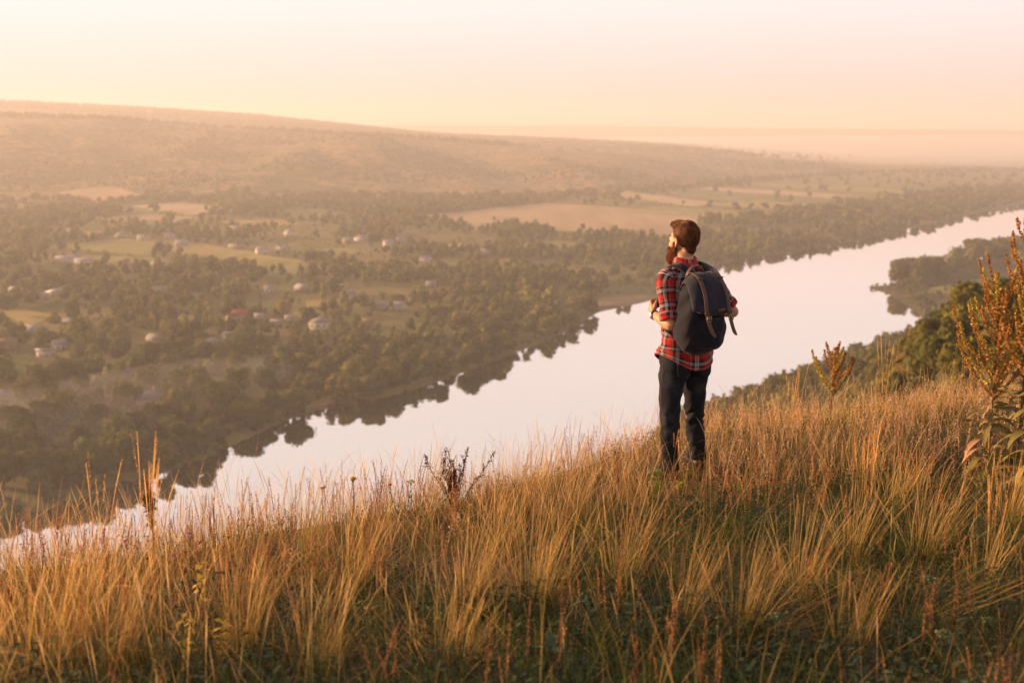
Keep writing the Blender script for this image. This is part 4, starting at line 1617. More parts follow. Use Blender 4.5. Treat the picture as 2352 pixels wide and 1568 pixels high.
def mesh_pn(me):
    n = len(me.vertices)
    c = np.zeros(n * 3, np.float32)
    me.vertices.foreach_get('co', c)
    m = np.zeros(n * 3, np.float32)
    me.vertices.foreach_get('normal', m)
    return c.reshape(-1, 3).astype(float), m.reshape(-1, 3).astype(float), np.array([list(p.vertices) for p in me.polygons if len(p.vertices) == 4])


hc_, hn_, hq_ = mesh_pn(hair.data)
hl = (hc_ - HC) @ Hm / .98                      # head-frame positions
pick = rng.integers(0, len(hc_), 15000)
pl_ = hl[pick]
comb = np.stack([-.25 * np.sign(pl_[:, 0]) * (np.abs(pl_[:, 0]) / .08) * (pl_[:, 1] < -.05), -1 + 0 * pl_[:, 0], -.10 - 1.1 * np.clip((-pl_[:, 1] - .0) / .09, 0, 1) - .5 * (pl_[:, 2] < .06)], 1)
wv_ = np.sin(pl_[:, 0] * 90 + pl_[:, 2] * 30) * .22
comb[:, 2] += wv_
comb = comb @ Hm.T + rng.normal(size=comb.shape) * .10
nn = hn_[pick]
comb -= nn * (comb * nn).sum(1)[:, None]
comb /= np.linalg.norm(comb, axis=1)[:, None]
clump = fnoise(pl_[:, 0] * 100, pl_[:, 1] * 14 + pl_[:, 2] * 40, 1.0, 143)
L_ = (rng.uniform(.016, .046, len(pick)) * np.where(pl_[:, 2] < .0, .35, 1.0))[:, None]
paths = np.zeros((len(pick), 6, 3))
lift_ = ((.0006 + .0026 * clump * rng.random(len(pick))) * np.where(pl_[:, 2] < .0, .3, 1))[:, None]
for k in range(6):
    t = k / 5
    paths[:, k] = hc_[pick] + nn * (.0004 + lift_ * math.sin(math.pi * (.15 + .75 * t))) + comb * L_ * t - nn * (L_ * t) ** 2 / .17
cs = base_c * (.45 + 1.1 * clump[:, None] * rng.uniform(.75, 1.25, (len(pick), 1)))
v1, q1, c1_ = strands(paths, .0010, cs)
# tousled quiff over the forehead
NQ = 900
bx = rng.normal(0, .020, NQ)
st0 = np.stack([bx, rng.uniform(.040, .074, NQ), .116 + rng.uniform(-.006, .014, NQ) - np.abs(bx) * .2], 1)
rr = rng.uniform(.007, .015, NQ)
a0_ = rng.uniform(-.6, .9, NQ)
paths = np.zeros((NQ, 8, 3))
for k in range(8):
    t = k / 7
    an = a0_ + t * 2.6
    paths[:, k] = st0 + np.stack([.010 * np.sin(bx * 90 + t * 3), rr * np.cos(an) - rr * .2, rr * np.sin(an) + rr * .3], 1)
paths = paths @ Hm.T * .98 + HC
v2, q2, c2_ = strands(paths, .0011, base_c * rng.uniform(.5, 2.2, (NQ, 1)))
nh = len(hc_)
shade_ = .30 + .5 * fnoise(hl[:, 0] * 100, hl[:, 1] * 14 + hl[:, 2] * 40, 1.0, 143)
hair.data = make_mesh("hair", np.concatenate([hc_, v1, v2]), np.concatenate([hq_, q1 + nh, q2 + nh + len(v1)]),
                      col=np.concatenate([base_c * shade_[:, None], c1_, c2_]), mats=[M_HAIR], smooth=True)

# short faded hair at sides and nape: a close shell over the skull (darker skin-tight stubble)
# beard: core shell + strands
bl = [hblob((0, .070, -.082), (.050, .040, .040)), hblob((0, .092, -.108), (.040, .038, .044)), hblob((-.045, .035, -.055), (.020, .036, .040)),
      hblob((.045, .035, -.055), (.020, .036, .040)), hblob((-.066, .016, -.022), (.009, .016, .035)), hblob((.066, .016, -.022), (.009, .016, .035)),
      hblob((0, .104, -.046), (.034, .012, .010)), hblob((0, .088, -.138), (.024, .022, .022))]
beard = remesh("beard", [], bl, 0.0045, M_HAIR, 2, man)
bm = beard.data
nv_ = len(bm.vertices)
bc = np.zeros(nv_ * 3, np.float32)
bm.vertices.foreach_get('co', bc)
bc = bc.reshape(-1, 3)
bn = np.zeros(nv_ * 3, np.float32)
bm.vertices.foreach_get('normal', bn)
bn = bn.reshape(-1, 3)
qf = np.array([list(p.vertices) for p in bm.polygons if len(p.vertices) == 4])
beard_c = np.array([0.19, 0.055, 0.016])
pick = rng.integers(0, nv_, 5200)
kk = 5
down = np.array([0, 0, -1.0])
fwd_ = Hm @ np.array([0, 1.0, 0])
paths = np.zeros((len(pick), kk, 3))
L_ = rng.uniform(.006, .017, len(pick))[:, None]
dirv = bn[pick] * .6 + down * .9 + fwd_ * .25 + rng.normal(size=(len(pick), 3)) * .35
dirv /= np.linalg.norm(dirv, axis=1)[:, None]
for k in range(kk):
    t = k / (kk - 1)
    paths[:, k] = bc[pick] - bn[pick] * .002 + dirv * L_ * t + down * L_ * .5 * t * t + rng.normal(size=(len(pick), 3)) * .0012 * (k > 0)
v_, q_, c_ = strands(paths, .0010, beard_c * rng.uniform(.45, 2.2, (len(pick), 1)))
colb = np.repeat((beard_c * .6)[None], nv_, 0)
beard.data = make_mesh("beard", np.concatenate([bc, v_]), np.concatenate([qf, q_ + nv_]), col=np.concatenate([colb, c_]), mats=[M_HAIR], smooth=True)
# eyebrows
ebv = []
for sx in (-1, 1):
    pp = np.zeros((120, 4, 3))
    s0 = rng.uniform(0, 1, 120)
    for k in range(4):
        pp[:, k] = np.stack([sx * (.014 + .034 * s0 + .004 * k), .096 - .016 * s0 + 0 * s0, .038 + .004 * np.sin(s0 * 3) + .0015 * k + rng.normal(size=120) * .0006], -1)
    ebv.append(strands(pp @ Hm.T * .98 + HC, .0009, base_c * rng.uniform(.6, 1.5, (120, 1))))
for v_, q_, c_ in ebv:
    add_obj("eyebrow", make_mesh("eyebrow", v_, q_, col=c_, mats=[M_HAIR]), man)


# ---- shirt
def wr_torso(L, ph, V):
    x, y, z = V[..., 0], V[..., 1], V[..., 2]
    w = .014 * n3(x * 1 + y * 1.3, z * 3.2 + x, 0 * x, .13, 151) + .016 * n3(z * 2.5 + x * 2, z + y, 0 * x, .09, 155) * np.exp(-((z - 1.02) / .14) ** 2)
    flare = .006 * np.sin(ph * 5 + 1) * np.clip((.98 - z) / .16, 0, 1) ** 2
    return w * 2 + flare


def shirt_torso():
    path = [(0, 0, .790), (0, 0, .88), (0, 0, 1.0), (0, 0, 1.10), (0, 0, 1.20), (0, 0, 1.30), (0, .0, 1.385), (0, -.002, 1.435), (0, .006, 1.475), (.0, .014, 1.500), (.0, .018, 1.512)]
    rr = [(.208, .166), (.198, .156), (.178, .130), (.172, .126), (.182, .130), (.196, .134), (.192, .124), (.150, .100), (.100, .080), (.074, .072), (.067, .068)]
    V, Q, T, uv = loft(path, rr, 74, 72, ref=(0, 1, 0), expo=2.15, wr=wr_torso, cap=False)
    # curved shirt tail: the hem rises at the sides
    side = np.abs(V[:, 0]) / .2
    back = np.clip(1 - (V[:, 2] - .79) / .16, 0, 1)
    V[:, 2] += back * .10 * np.clip(side - .15, 0, 1) ** 1.5 * 1.2
    # slope from neck to shoulders
    return V, Q, T, uv


def wr_sleeve(amp, seed):
    def f_(L, ph, V):
        return amp * (1.6 * (fnoise(L * 6 + np.cos(ph) * .8, np.sin(ph) * 1.2 + L * 2.0, 0.35, seed) - .5) + .8 * np.sin(L * 75 + 2 * np.sin(ph + seed)) * (fnoise(ph * 2, L * 8, 1, seed + 3) - .3))
    return f_


def sleeve(S_, E_, seed, end=.93):
    d = E_ - S_
    out_dir = np.array([np.sign(S_[0]), 0, 0])
    p0 = S_ + np.array([-np.sign(S_[0]) * .055, -.003, .030])
    p = [p0, S_ + (np.sign(S_[0]) * -.008, 0, .012), S_ + d * .22, S_ + d * .5, S_ + d * .78, S_ + d * end]
    V1 = loft(p, [(.048, .060), (.064, .070), (.065, .069), (.060, .063), (.057, .060), (.058, .061)], 54, 40, ref=(.25, 1, .15), expo=2.0, wr=wr_sleeve(.0085, seed), cap=False)
    # rolled cuff
    q = [S_ + d * (end - .17), S_ + d * (end - .16), S_ + d * (end - .02), S_ + d * (end + .005), S_ + d * (end - .01)]
    V2 = loft(q, [(.054, .056), (.065, .067), (.067, .069), (.060, .062), (.050, .052)], 22, 40, ref=(.25, 1, .15), wr=wr_sleeve(.006, seed + 9), cap=False)
    V2 = (V2[0], V2[1], V2[2], V2[3] * np.array([1, 1]) + np.array([.03, .043]))
    return [V1, V2]


pieces = [shirt_torso()]
pieces += sleeve(LSH, LEL, 161, .90) + sleeve(RSH, REL, 171, .88)
# collar: stand and fall
col_path = []
ph = np.linspace(0, 2 * np.pi, 48, endpoint=False)
rows = []
for (rr, dz, yy) in [(.067, -.012, 0), (.069, .018, .0), (.070, .032, .003), (.075, .028, .002), (.081, .008, .0), (.087, -.012, -.002)]:
    openf = np.where(np.sin(ph) > .93, .0, 1)
    z = 1.508 + dz + .006 * np.cos(ph * 2) - .022 * np.clip(np.sin(ph), 0, 1) ** 2
    rows.append(np.stack([rr * np.cos(ph) * 1.02, rr * np.sin(ph) * 1.0 + .024 + yy, z], -1))
rows = np.array(rows)
i = np.arange(6 * 48).reshape(6, 48)
Qc = np.stack([i[:-1], np.roll(i, -1, 1)[:-1], np.roll(i, -1, 1)[1:], i[1:]], -1).reshape(-1, 4)
uvc = np.stack([np.broadcast_to(ph * .075, (6, 48)), np.broadcast_to(np.cumsum([0, .03, .017, .01, .024, .02])[:, None] + .03, (6, 48))], -1).reshape(-1, 2)
pieces.append((rows.reshape(-1, 3), Qc, np.zeros((0, 3), int), uvc))
V, Q, T, uv = joinL(pieces)
shirt = add_obj("shirt", make_mesh("shirt", V, Q, T, mats=[M_PLAID], smooth=True, uv=uv), man)
sm = shirt.modifiers.new('thick', 'SOLIDIFY')
sm.thickness = 0.003
sm.offset = -1


# ---- jeans
def wr_leg(seed):
    def f_(L, ph, V):
        knee = np.exp(-((V[..., 2] - .44) / .09) ** 2) + .7 * np.exp(-((V[..., 2] - .16) / .08) ** 2) + .55 * np.exp(-((V[..., 2] - .76) / .06) ** 2) + .25
        return .018 * knee * (fnoise(V[..., 2] * 26 + 1.2 * np.sin(ph + seed), np.cos(ph) * 1.2 + np.sin(ph * 1.0) + 9, 1.0, seed, 2) - .5) * 2 + .010 * (fnoise(np.cos(ph) * 2 + 5, V[..., 2] * 9, 1, seed + 5) - .5)
    return f_


jp = []
jp.append(loft([(0, 0, .80), (0, -.005, .86), (0, -.005, .92), (0, 0, .99), (0, 0, 1.03)], [(.120, .105), (.178, .136), (.180, .130), (.160, .115), (.156, .112)], 30, 56, expo=2.3,
               wr=lambda L, ph, V: .006 * (fnoise(ph * 2, V[..., 2] * 12, 1, 181) - .5) - .010 * np.exp(-((np.cos(ph)) / .14) ** 2) * (np.sin(ph) < 0) * np.clip((.93 - V[..., 2]) / .1, 0, 1), cap=True))
for H_, K_, A_, sd in ((LH, LK, LA, 185), (RH, RK, RA, 195)):
    sx = np.sign(H_[0])
    jp.append(loft([H_ + (-sx * .002, -.004, .015), H_ + (sx * .0, -.006, -.09), H_ * .6 + K_ * .4 + (0, -.004, 0), K_ + (0, 0, .02), K_ * .72 + A_ * .28 + (0, -.006, 0), K_ * .35 + A_ * .65, A_ + (0, 0, .06), A_ + (0, 0, -.015)],
                   [(.088, .118), (.098, .116), (.089, .099), (.070, .078), (.066, .072), (.062, .067), (.057, .062), (.059, .066)], 90, 40, wr=wr_leg(sd), cap=False))
    # folded hem
    jp.append(loft([A_ + (0, 0, .022), A_ + (0, 0, .020), A_ + (0, 0, -.018), A_ + (0, 0, -.02)], [(.056, .061), (.0625, .069), (.0635, .071), (.055, .060)], 8, 40, cap=False))
V, Q, T, uv = joinL(jp)
jeans = add_obj("jeans", make_mesh("jeans", V, Q, T, mats=[M_DENIM], smooth=True, uv=uv), man)


def sheet(name, rows_, mat, parent, thick=.003, smooth=True):
    """a sheet through rows of points, given a thickness"""
    rows_ = np.asarray(rows_, float)
    a, b = rows_.shape[:2]
    i = np.arange(a * b).reshape(a, b)
    Q = np.stack([i[:-1, :-1], i[1:, :-1], i[1:, 1:], i[:-1, 1:]], -1).reshape(-1, 4)
    o = add_obj(name, make_mesh(name, rows_.reshape(-1, 3), Q, mats=[mat], smooth=smooth), parent)
    m = o.modifiers.new('thick', 'SOLIDIFY')
    m.thickness = thick
    m.offset = 0
    return o


# back pockets
for sx in (-1, 1):
    rows_ = []
    for t in np.linspace(0, 1, 10):
        z = .850 - .120 * t
        hw = .062 - .010 * t if t < .8 else .054 * (1 - (t - .8) / .2 * .7)
        rows_.append([(sx * .090 + s * hw, -.006 - .1215 * math.sqrt(max(.1, 1 - (s * hw / .100) ** 2)) - .002, z) for s in np.linspace(-1, 1, 11)])
    pk_ = sheet("back_pocket", rows_, M_DENIM, jeans, .004)
    for fz in (.02, .10):
        t = fz
        z = .850 - .120 * t
        ps = [(sx * .090 + s * .060, -.006 - .1215 * math.sqrt(max(.1, 1 - (s * .060 / .100) ** 2)) - .0045, z) for s in (-1, -.5, 0, .5, 1)]
        v_, q_, t_, u_ = loft(ps, [(.0012, .0012)] * 5, 14, 5, ref=(0, 0, 1))
        add_obj("seam", make_mesh("seam", v_, q_, t_, mats=[M_STITCH]), pk_)

# belt-line seam threads down the outer legs
for H_, K_, A_ in ((LH, LK, LA), (RH, RK, RA)):
    sx = np.sign(H_[0])
    ps = np.array([H_ + (sx * .101, 0, -.07), H_ * .6 + K_ * .4 + (sx * .093, 0, 0), K_ + (sx * .078, 0, .0), K_ * .4 + A_ * .6 + (sx * .074, 0, 0), A_ + (sx * .071, 0, 0)])
    v_, q_, t_, u_ = loft(ps, [(.0012, .0012)] * 5, 30, 6)
    add_obj("seam", make_mesh("seam", v_, q_, t_, mats=[M_STITCH], smooth=True), jeans)


# boots
for A_, yawb in ((LA, 8), (RA, -12)):
    g0 = A_[2] - .09
    rz_ = rot('Z', yawb)
    loc_ = lambda x, y, z: tuple(rz_ @ np.array([x, y, 0]) + np.array([A_[0], A_[1], g0 + z]))
    up_ = loft([loc_(0, -.005, .155), loc_(0, -.005, .10), loc_(0, .0, .06)], [(.044, .052), (.043, .054), (.044, .070)], 10, 24)
    ft = loft([loc_(0, -.075, .045), loc_(0, -.055, .045), loc_(0, .0, .050), loc_(0, .07, .046), loc_(0, .14, .038), loc_(0, .185, .032), loc_(0, .198, .030)],
              [(.020, .020), (.038, .040), (.043, .046), (.048, .038), (.052, .030), (.038, .022), (.012, .010)], 26, 24, ref=(0, 0, 1))
    V, Q, T, uv = joinL([up_, ft])
    bt = add_obj("boot", make_mesh("boot", V, Q, T, mats=[M_BOOT], smooth=True), man)
    so = []
    for zz in (0.0, .024):
        r_ = []
        for k in range(28):
            a = k / 28 * 2 * math.pi
            y = .062 + .142 * math.sin(a)
            r_.append(loc_((.050 if y > .06 else .042) * math.cos(a), y, zz))
        so.append(r_)
    so = np.array(so)
    i = np.arange(56).reshape(2, 28)
    Q = np.stack([i[0], np.roll(i[0], -1), np.roll(i[1], -1), i[1]], -1)
    V = np.concatenate([so.reshape(-1, 3), so.mean(1)])
    T = np.concatenate([np.stack([np.full(28, 56), np.roll(i[0], -1), i[0]], 1), np.stack([np.full(28, 57), i[1], np.roll(i[1], -1)], 1)])
    add_obj("sole", make_mesh("sole", V, Q, T, mats=[M_SOLE]), bt)
    for k in range(4):
        z = .075 + .02 * k
        v_, q_, t_, u_ = loft([loc_(-.03, .050 - k * .006, z), loc_(0, .064 - k * .007, z + .004), loc_(.03, .050 - k * .006, z)], [(.003, .003)] * 3, 8, 6, ref=(0, 0, 1))
        add_obj("lace", make_mesh("lace", v_, q_, t_, mats=[M_LEATHER]), bt)

# ---- wristwatch
wt = empty("wristwatch", (MX, MY, MZ), R(30))
tag(wt, "silver wristwatch with a black strap on the man's left wrist", "watch")
wd = (LWR - LEL) / np.linalg.norm(LWR - LEL)
wc = LWR - wd * .022
v_, q_, t_, u_ = loft([wc - wd * .010, wc - wd * .009, wc + wd * .009, wc + wd * .010], [(.027, .031), (.030, .035), (.030, .035), (.026, .031)], 8, 28, ref=(0.2, .1, 1), cap=False)
add_obj("strap", make_mesh("strap", v_, q_, mats=[M_WATCHSTRAP], smooth=True), wt)
wn_ = np.cross(wd, np.array([0, 0, 1.0]))
wn_ /= np.linalg.norm(wn_)
wn_ = -wn_ if wn_[0] > 0 else wn_
wcc = wc + wn_ * .031
case = loft([wcc - wn_ * .004, wcc - wn_ * .004 + wn_ * .001, wcc + wn_ * .006, wcc + wn_ * .007], [(.015, .015), (.0185, .0185), (.0185, .0185), (.015, .015)], 8, 28, ref=(0, 0, 1))
cs_ = add_obj("case", make_mesh("case", case[0], case[1], case[2], mats=[M_STEEL], smooth=True), wt)
dl = loft([wcc + wn_ * .0068, wcc + wn_ * .0078], [(.0145, .0145), (.014, .014)], 3, 24, ref=(0, 0, 1))
add_obj("dial", make_mesh("dial", dl[0], dl[1], dl[2], mats=[M_DIAL]), cs_)

# ---- backpack
bp_ = empty("backpack", (MX, MY, MZ), R(30))
PACK = bp_
tag(bp_, "navy canvas backpack with brown leather straps worn on the man's back", "backpack")
PCY = -.225


def pk_w(L, ph, V):
    return .017 * (fnoise(np.cos(ph) * 1.8 + 4, V[..., 2] * 9 + np.sin(ph) * 1.5, 1, 201) - .5) * 2 + .004 * np.sin(V[..., 2] * 60 + ph * 2) * (fnoise(ph, V[..., 2] * 8, 1, 205))


pk = loft([(.0, PCY + .03, .965), (0, PCY + .02, .975), (0, PCY + .005, 1.01), (0, PCY, 1.08), (0, PCY, 1.15), (.005, PCY + .005, 1.25), (.01, PCY + .015, 1.34), (.01, PCY + .03, 1.405), (.01, PCY + .035, 1.435)],
          [(.090, .05), (.134, .080), (.156, .104), (.167, .116), (.162, .114), (.144, .106), (.124, .096), (.094, .072), (.055, .045)], 60, 56, expo=3.1, wr=pk_w)
bag = add_obj("main_bag", make_mesh("main_bag", pk[0], pk[1], pk[2], mats=[M_NAVY], smooth=True), bp_)


def flap_pt(s, t, lift=0.0):
    """s 0 at the back edge, over the top, down the outer face to 1; t -1..1 across"""
    prof = cat([(-.135, 1.425), (-.175, 1.455), (-.235, 1.458), (-.295, 1.425), (-.340, 1.36), (-.362, 1.29), (-.372, 1.24), (-.370, 1.208)], 60)
    k = np.clip(s, 0, 1) * 59
    i0 = np.minimum(k.astype(int), 58)
    f_ = k - i0
    py = prof[i0, 0] * (1 - f_) + prof[i0 + 1, 0] * f_
    pz = prof[i0, 1] * (1 - f_) + prof[i0 + 1, 1] * f_
    hw = interp(s, [0, .2, .5, .8, 1.0], [.100, .122, .146, .156, .152])
    x = .008 + hw * np.sin(t * 1.15) / math.sin(1.15) * 1.0
    droop = (np.abs(t) ** 2.6)
    py = py + droop * .055 * np.clip(s * 2, 0, 1)
    pz = pz - droop * (.075 * (1 - s) + .004)
    # rounded lower edge
    pz = pz + np.clip(s - .75, 0, 1) * (np.abs(t) ** 2.2) * .16
    nlen = np.stack([x * .6, -np.clip(s, .15, 1) * 1.0, np.clip(1 - s * 1.3, 0, 1)], -1)
    nlen /= np.linalg.norm(nlen, axis=-1)[..., None]
    return np.stack([x, py, pz], -1) + nlen * lift


S_, T_ = np.meshgrid(np.linspace(0, 1, 34), np.linspace(-1, 1, 29), indexing='ij')
Pf = flap_pt(S_, T_)
Pf[..., 1] -= .022 * (fnoise(S_ * 5, T_ * 3, 1, 211) - .5) + .012 * S_ + .004 * np.sin(T_ * 9 + S_ * 14) * S_
fl = sheet("flap", Pf, M_FLAP, bp_, .012)


def ribbon(name, pts, wdir, w, mat, parent, thick=.003, n=26, taper_end=False):
    P = cat(pts, n)
    wv = cat(np.broadcast_to(np.asarray(wdir, float), (len(pts), 3)) if np.ndim(wdir) == 1 else wdir, n)
    wv /= np.linalg.norm(wv, axis=1)[:, None]
    ww = np.full(n, w / 2)
    if taper_end:
        ww[-6:] *= np.array([1, .98, .9, .75, .5, .15])
    rows_ = np.stack([P - wv * ww[:, None], P, P + wv * ww[:, None]], 1)
    return sheet(name, rows_, mat, parent, thick)


def boxat(c, ux, uy, uz, sx, sy, sz):
    V, Q = boxq((-sx / 2, -sy / 2, -sz / 2), (sx / 2, sy / 2, sz / 2))
    M = np.stack([ux, uy, uz], 1)
    return [tuple(M @ np.array(v) + np.asarray(c)) for v in V], Q


for k_, tx in enumerate((-.50, .50)):
    pts = [flap_pt(np.array(s), np.array(tx), .020) - np.array([0, .012 * s + .006, 0]) for s in (0.02, .2, .4, .6, .8, .97)]
    e = pts[-1]
    sgn = -1 if k_ == 0 else 1
    pts += [e + (.004, -.012, -.035), e + (.010, -.022, -.075), e + (.026 if k_ == 0 else .020, -.034, -.120), e + (.044 if k_ == 0 else .036, -.042, -.150)]
    st_ = ribbon("leather_strap", pts, (1, 0, .12), .027, M_LEATHER, bp_, .004, 46, True)
    for s, sz in ((.42, .013), (.93, .013)):
        c = flap_pt(np.array(s), np.array(tx), .025) - np.array([0, .012 * s + .006, 0])
        v_, q_ = boxat(c, (1, 0, 0), (0, .8, .6) if s < .5 else (0, 1, 0), (0, -.6, .8) if s < .5 else (0, 0, 1), .038, .008, sz)
        add_obj("keeper", make_mesh("keeper", v_, q_, mats=[M_LEATHER2]), st_)
    c = e + (.004, -.016, -.030)
    fr = []
    for dx, dz, sx_, sz_ in ((-.016, 0, .005, .034), (.016, 0, .005, .034), (0, .017, .037, .005), (0, -.017, .037, .005), (0, 0, .004, .030)):
        fr.append(boxat(c + np.array([dx, -.004, dz]), (1, 0, 0), (0, 1, 0), (0, 0, 1), sx_, .005, sz_))
    add_obj("buckle", make_mesh("buckle", *join_parts(fr), mats=[M_BRASS]), st_)

# leather patch
pc = flap_pt(np.array(.88), np.array(.16), .014) - np.array([0, .012, 0])
v_, q_ = boxat(pc, (1, .06, 0), (-.06, 1, 0), (0, 0, 1), .064, .004, .028)
add_obj("leather_patch", make_mesh("leather_patch", v_, q_, mats=[M_LEATHER2]), bp_)
# outer pocket with its lid
rows_ = []
for t in np.linspace(0, 1, 22):
    a = t * math.pi
    z = 1.075 + .095 * math.cos(a) * 1.0
    k = math.sin(a) ** .45
    rows_.append([( .010 + .118 * s * (.90 + .10 * k), -.345 - .032 * k * (1 - abs(s) ** 4) + .060 * abs(s) ** 3 + (.012 * (1 - k)), z) for s in np.linspace(-1, 1, 25)])
sheet("outer_pocket", rows_, M_NAVY, bp_, .006)
rows_ = []
for t in np.linspace(0, 1, 10):
    rows_.append([(.010 + .124 * s, -.352 - .034 * math.sin(math.pi * min(1, .25 + t * .5)) * (1 - abs(s) ** 4) - .006 + .060 * abs(s) ** 3, 1.170 - .070 * t * (1.0 + .18 * math.cos(s * 1.4))) for s in np.linspace(-1, 1, 25)])
sheet("pocket_lid", rows_, M_NAVY, bp_, .005)
# carry handle: arch of dark leather
hp = [(-.060, -.150, 1.430), (-.052, -.152, 1.462), (-.022, -.160, 1.497), (.030, -.165, 1.505), (.062, -.160, 1.480), (.068, -.155, 1.430)]
ribbon("carry_handle", hp, (0.15, 1, .1), .036, M_LEATHER2, bp_, .006, 26)
# shoulder straps: over the shoulder, down the chest, back under the arm
for sx in (-1, 1):
    pts = [(sx * .055, -.145, 1.405), (sx * .075, -.120, 1.455), (sx * .100, -.070, 1.492), (sx * .118, -.010, 1.500), (sx * .112, .062, 1.470), (sx * .108, .115, 1.405), (sx * .108, .136, 1.31), (sx * .112, .137, 1.20)]
    wv = [(1, 0, .3 * -sx)] * 8
    ribbon("shoulder_strap", pts, np.array(wv, float), .062, M_NAVY, bp_, .010, 40)
    pts = [(sx * .112, .135, 1.20), (sx * .150, .100, 1.13), (sx * .182, .01, 1.08), (sx * .165, -.07, 1.03), (sx * .120, -.145, 1.0)]
    ribbon("webbing_strap", pts, (0, .3, 1), .022, M_NAVY, bp_, .003, 26)

# the pack hangs a little toward his left side
for ch in list(bp_.children):
    if not ch.name.startswith(("shoulder_strap", "webbing_strap")):
        ch.location.x -= 0.062
for r_ in (man, wt, bp_):
    r_.scale = (1.04, 1.04, 1.045)

# ---------------------------------------------------------------- vegetation of the hilltop
def plant_mat(name, trans=.3, rough=.65, spec=.25):
    t = NT(name)
    t.leaf(t.attr('Col'), trans, rough, spec)
    return t.m


M_GRASS = plant_mat("grass_blades", .50)
M_HERB = plant_mat("herb_leaves", .25, .6, .3)
M_SEED = plant_mat("seed_heads", .25, .85, .1)
g = rng


class Acc:
    """collects quads/triangles with per-point colour"""
    def __init__(self):
        self.V, self.Q, self.T, self.C, self.n = [], [], [], [], 0

    def add(self, V, Q=None, C=None, T=None):
        self.V.append(V)
        self.C.append(C)
        if Q is not None:
            self.Q.append(Q + self.n)
        if T is not None:
            self.T.append(T + self.n)
        self.n += len(V)

    def build(self, name, mat, parent=None):
        me = make_mesh(name, np.concatenate(self.V), np.concatenate(self.Q) if self.Q else None, np.concatenate(self.T) if self.T else None,
                       col=np.concatenate(self.C), mats=[mat], smooth=False)
        return add_obj(name, me, parent)


def blades(base, L, az, lean, curl, w, c0, c1, k=5, seedhead=None, wind=(0.10, 0.0)):
    """base (n,3); returns V,Q,C. lean: initial tilt (rad), curl: added tilt along the blade"""
    n = len(base)
    t = np.linspace(0, 1, k)
    ang = lean[:, None] + curl[:, None] * t[None] ** 1.3
    seg = (L / (k - 1))[:, None]
    dh = np.sin(ang) * seg
    dz = np.cos(ang) * seg
    H = np.concatenate([np.zeros((n, 1)), np.cumsum(dh[:, :-1], 1)], 1)
    Z = np.concatenate([np.zeros((n, 1)), np.cumsum(dz[:, :-1], 1)], 1)
    dx, dy = np.cos(az)[:, None], np.sin(az)[:, None]
    P = np.stack([base[:, 0:1] + H * dx + wind[0] * (Z ** 2) , base[:, 1:2] + H * dy + wind[1] * Z ** 2, base[:, 2:3] + Z], -1)
    fa = g.uniform(0, 3.14, n)
    sx, sy = np.cos(fa)[:, None], np.sin(fa)[:, None]
    wp = (w[:, None] * .5) * (np.interp(t, [0, .4, .85, 1], [1, .9, .5, .12])[None] if seedhead is None else np.interp(t, *seedhead)[None])
    S = np.stack([sx * wp, sy * wp, 0 * wp], -1)
    V = np.stack([P - S, P + S], 2).reshape(-1, 3)
    b = (np.arange(n) * k * 2)[:, None] + np.arange(k - 1)[None] * 2
    Q = np.stack([b, b + 1, b + 3, b + 2], -1).reshape(-1, 4)
    C = c0[:, None] * (1 - t[None, :, None]) + c1[:, None] * t[None, :, None]
    return V, Q, np.repeat(C.reshape(-1, 3), 2, 0), P


def spot(n, x0=-6.0, x1=7.0, y0=2.2, y1=15.0, margin=.07):
    """points on the hilltop inside (a little more than) the view"""
    y = g.uniform(y0, y1, n)
    x = g.uniform(-1, 1, n) * (y * (.45 + margin) + .4)
    return x, y


def crest_y(x):
    return interp(x, [-6, -3, -1.8, -0.5, 1.3, 3.3, 5, 9], [3.8, 4.7, 5.4, 6.6, 8.6, 9.4, 9.8, 10])


STRAW = np.array([0.90, 0.54, 0.18])
STRAW2 = np.array([0.68, 0.36, 0.105])
PALE = np.array([0.90, 0.58, 0.27])
OLIVE = np.array([0.17, 0.16, 0.035])
GREEN = np.array([0.045, 0.066, 0.012])
DKG = np.array([0.024, 0.044, 0.011])
BLG = np.array([0.042, 0.066, 0.034])
RUST = np.array([0.44, 0.20, 0.085])
RUSTD = np.array([0.25, 0.10, 0.045])


def mixc(a, b, t):
    return a * (1 - t[:, None]) + b * t[:, None]


def jit(c, n, s=.25):
    return c * g.uniform(1 - s, 1 + s, (n, 1)) * g.uniform(.92, 1.08, (n, 3))


BARE = (-.14, 5.05)
for _yy in np.arange(3.0, 9, .05):
    _d = ray(1110, 1315)
    if CAM_Z + _d[2] * _yy / _d[1] <= gz(_d[0] * _yy / _d[1], _yy):
        BARE = (_d[0] * _yy / _d[1], _yy)
        break


# -- ground-cover grass
def bare(x, y):
    """patch of bare soil left of centre"""
    r_ = ((x - BARE[0]) / .34) ** 2 + ((y - BARE[1]) / .42) ** 2
    return 1 - sstep(r_ * (.6 + .8 * fnoise(x, y, .25, 391)), .6, 1.3)


def feet(x, y):
    """grass is trodden down just in front of the man's boots"""
    return np.exp(-(((x - MX + .06) / .30) ** 4)) * np.exp(-(((y - MY + .45) / .62) ** 4))


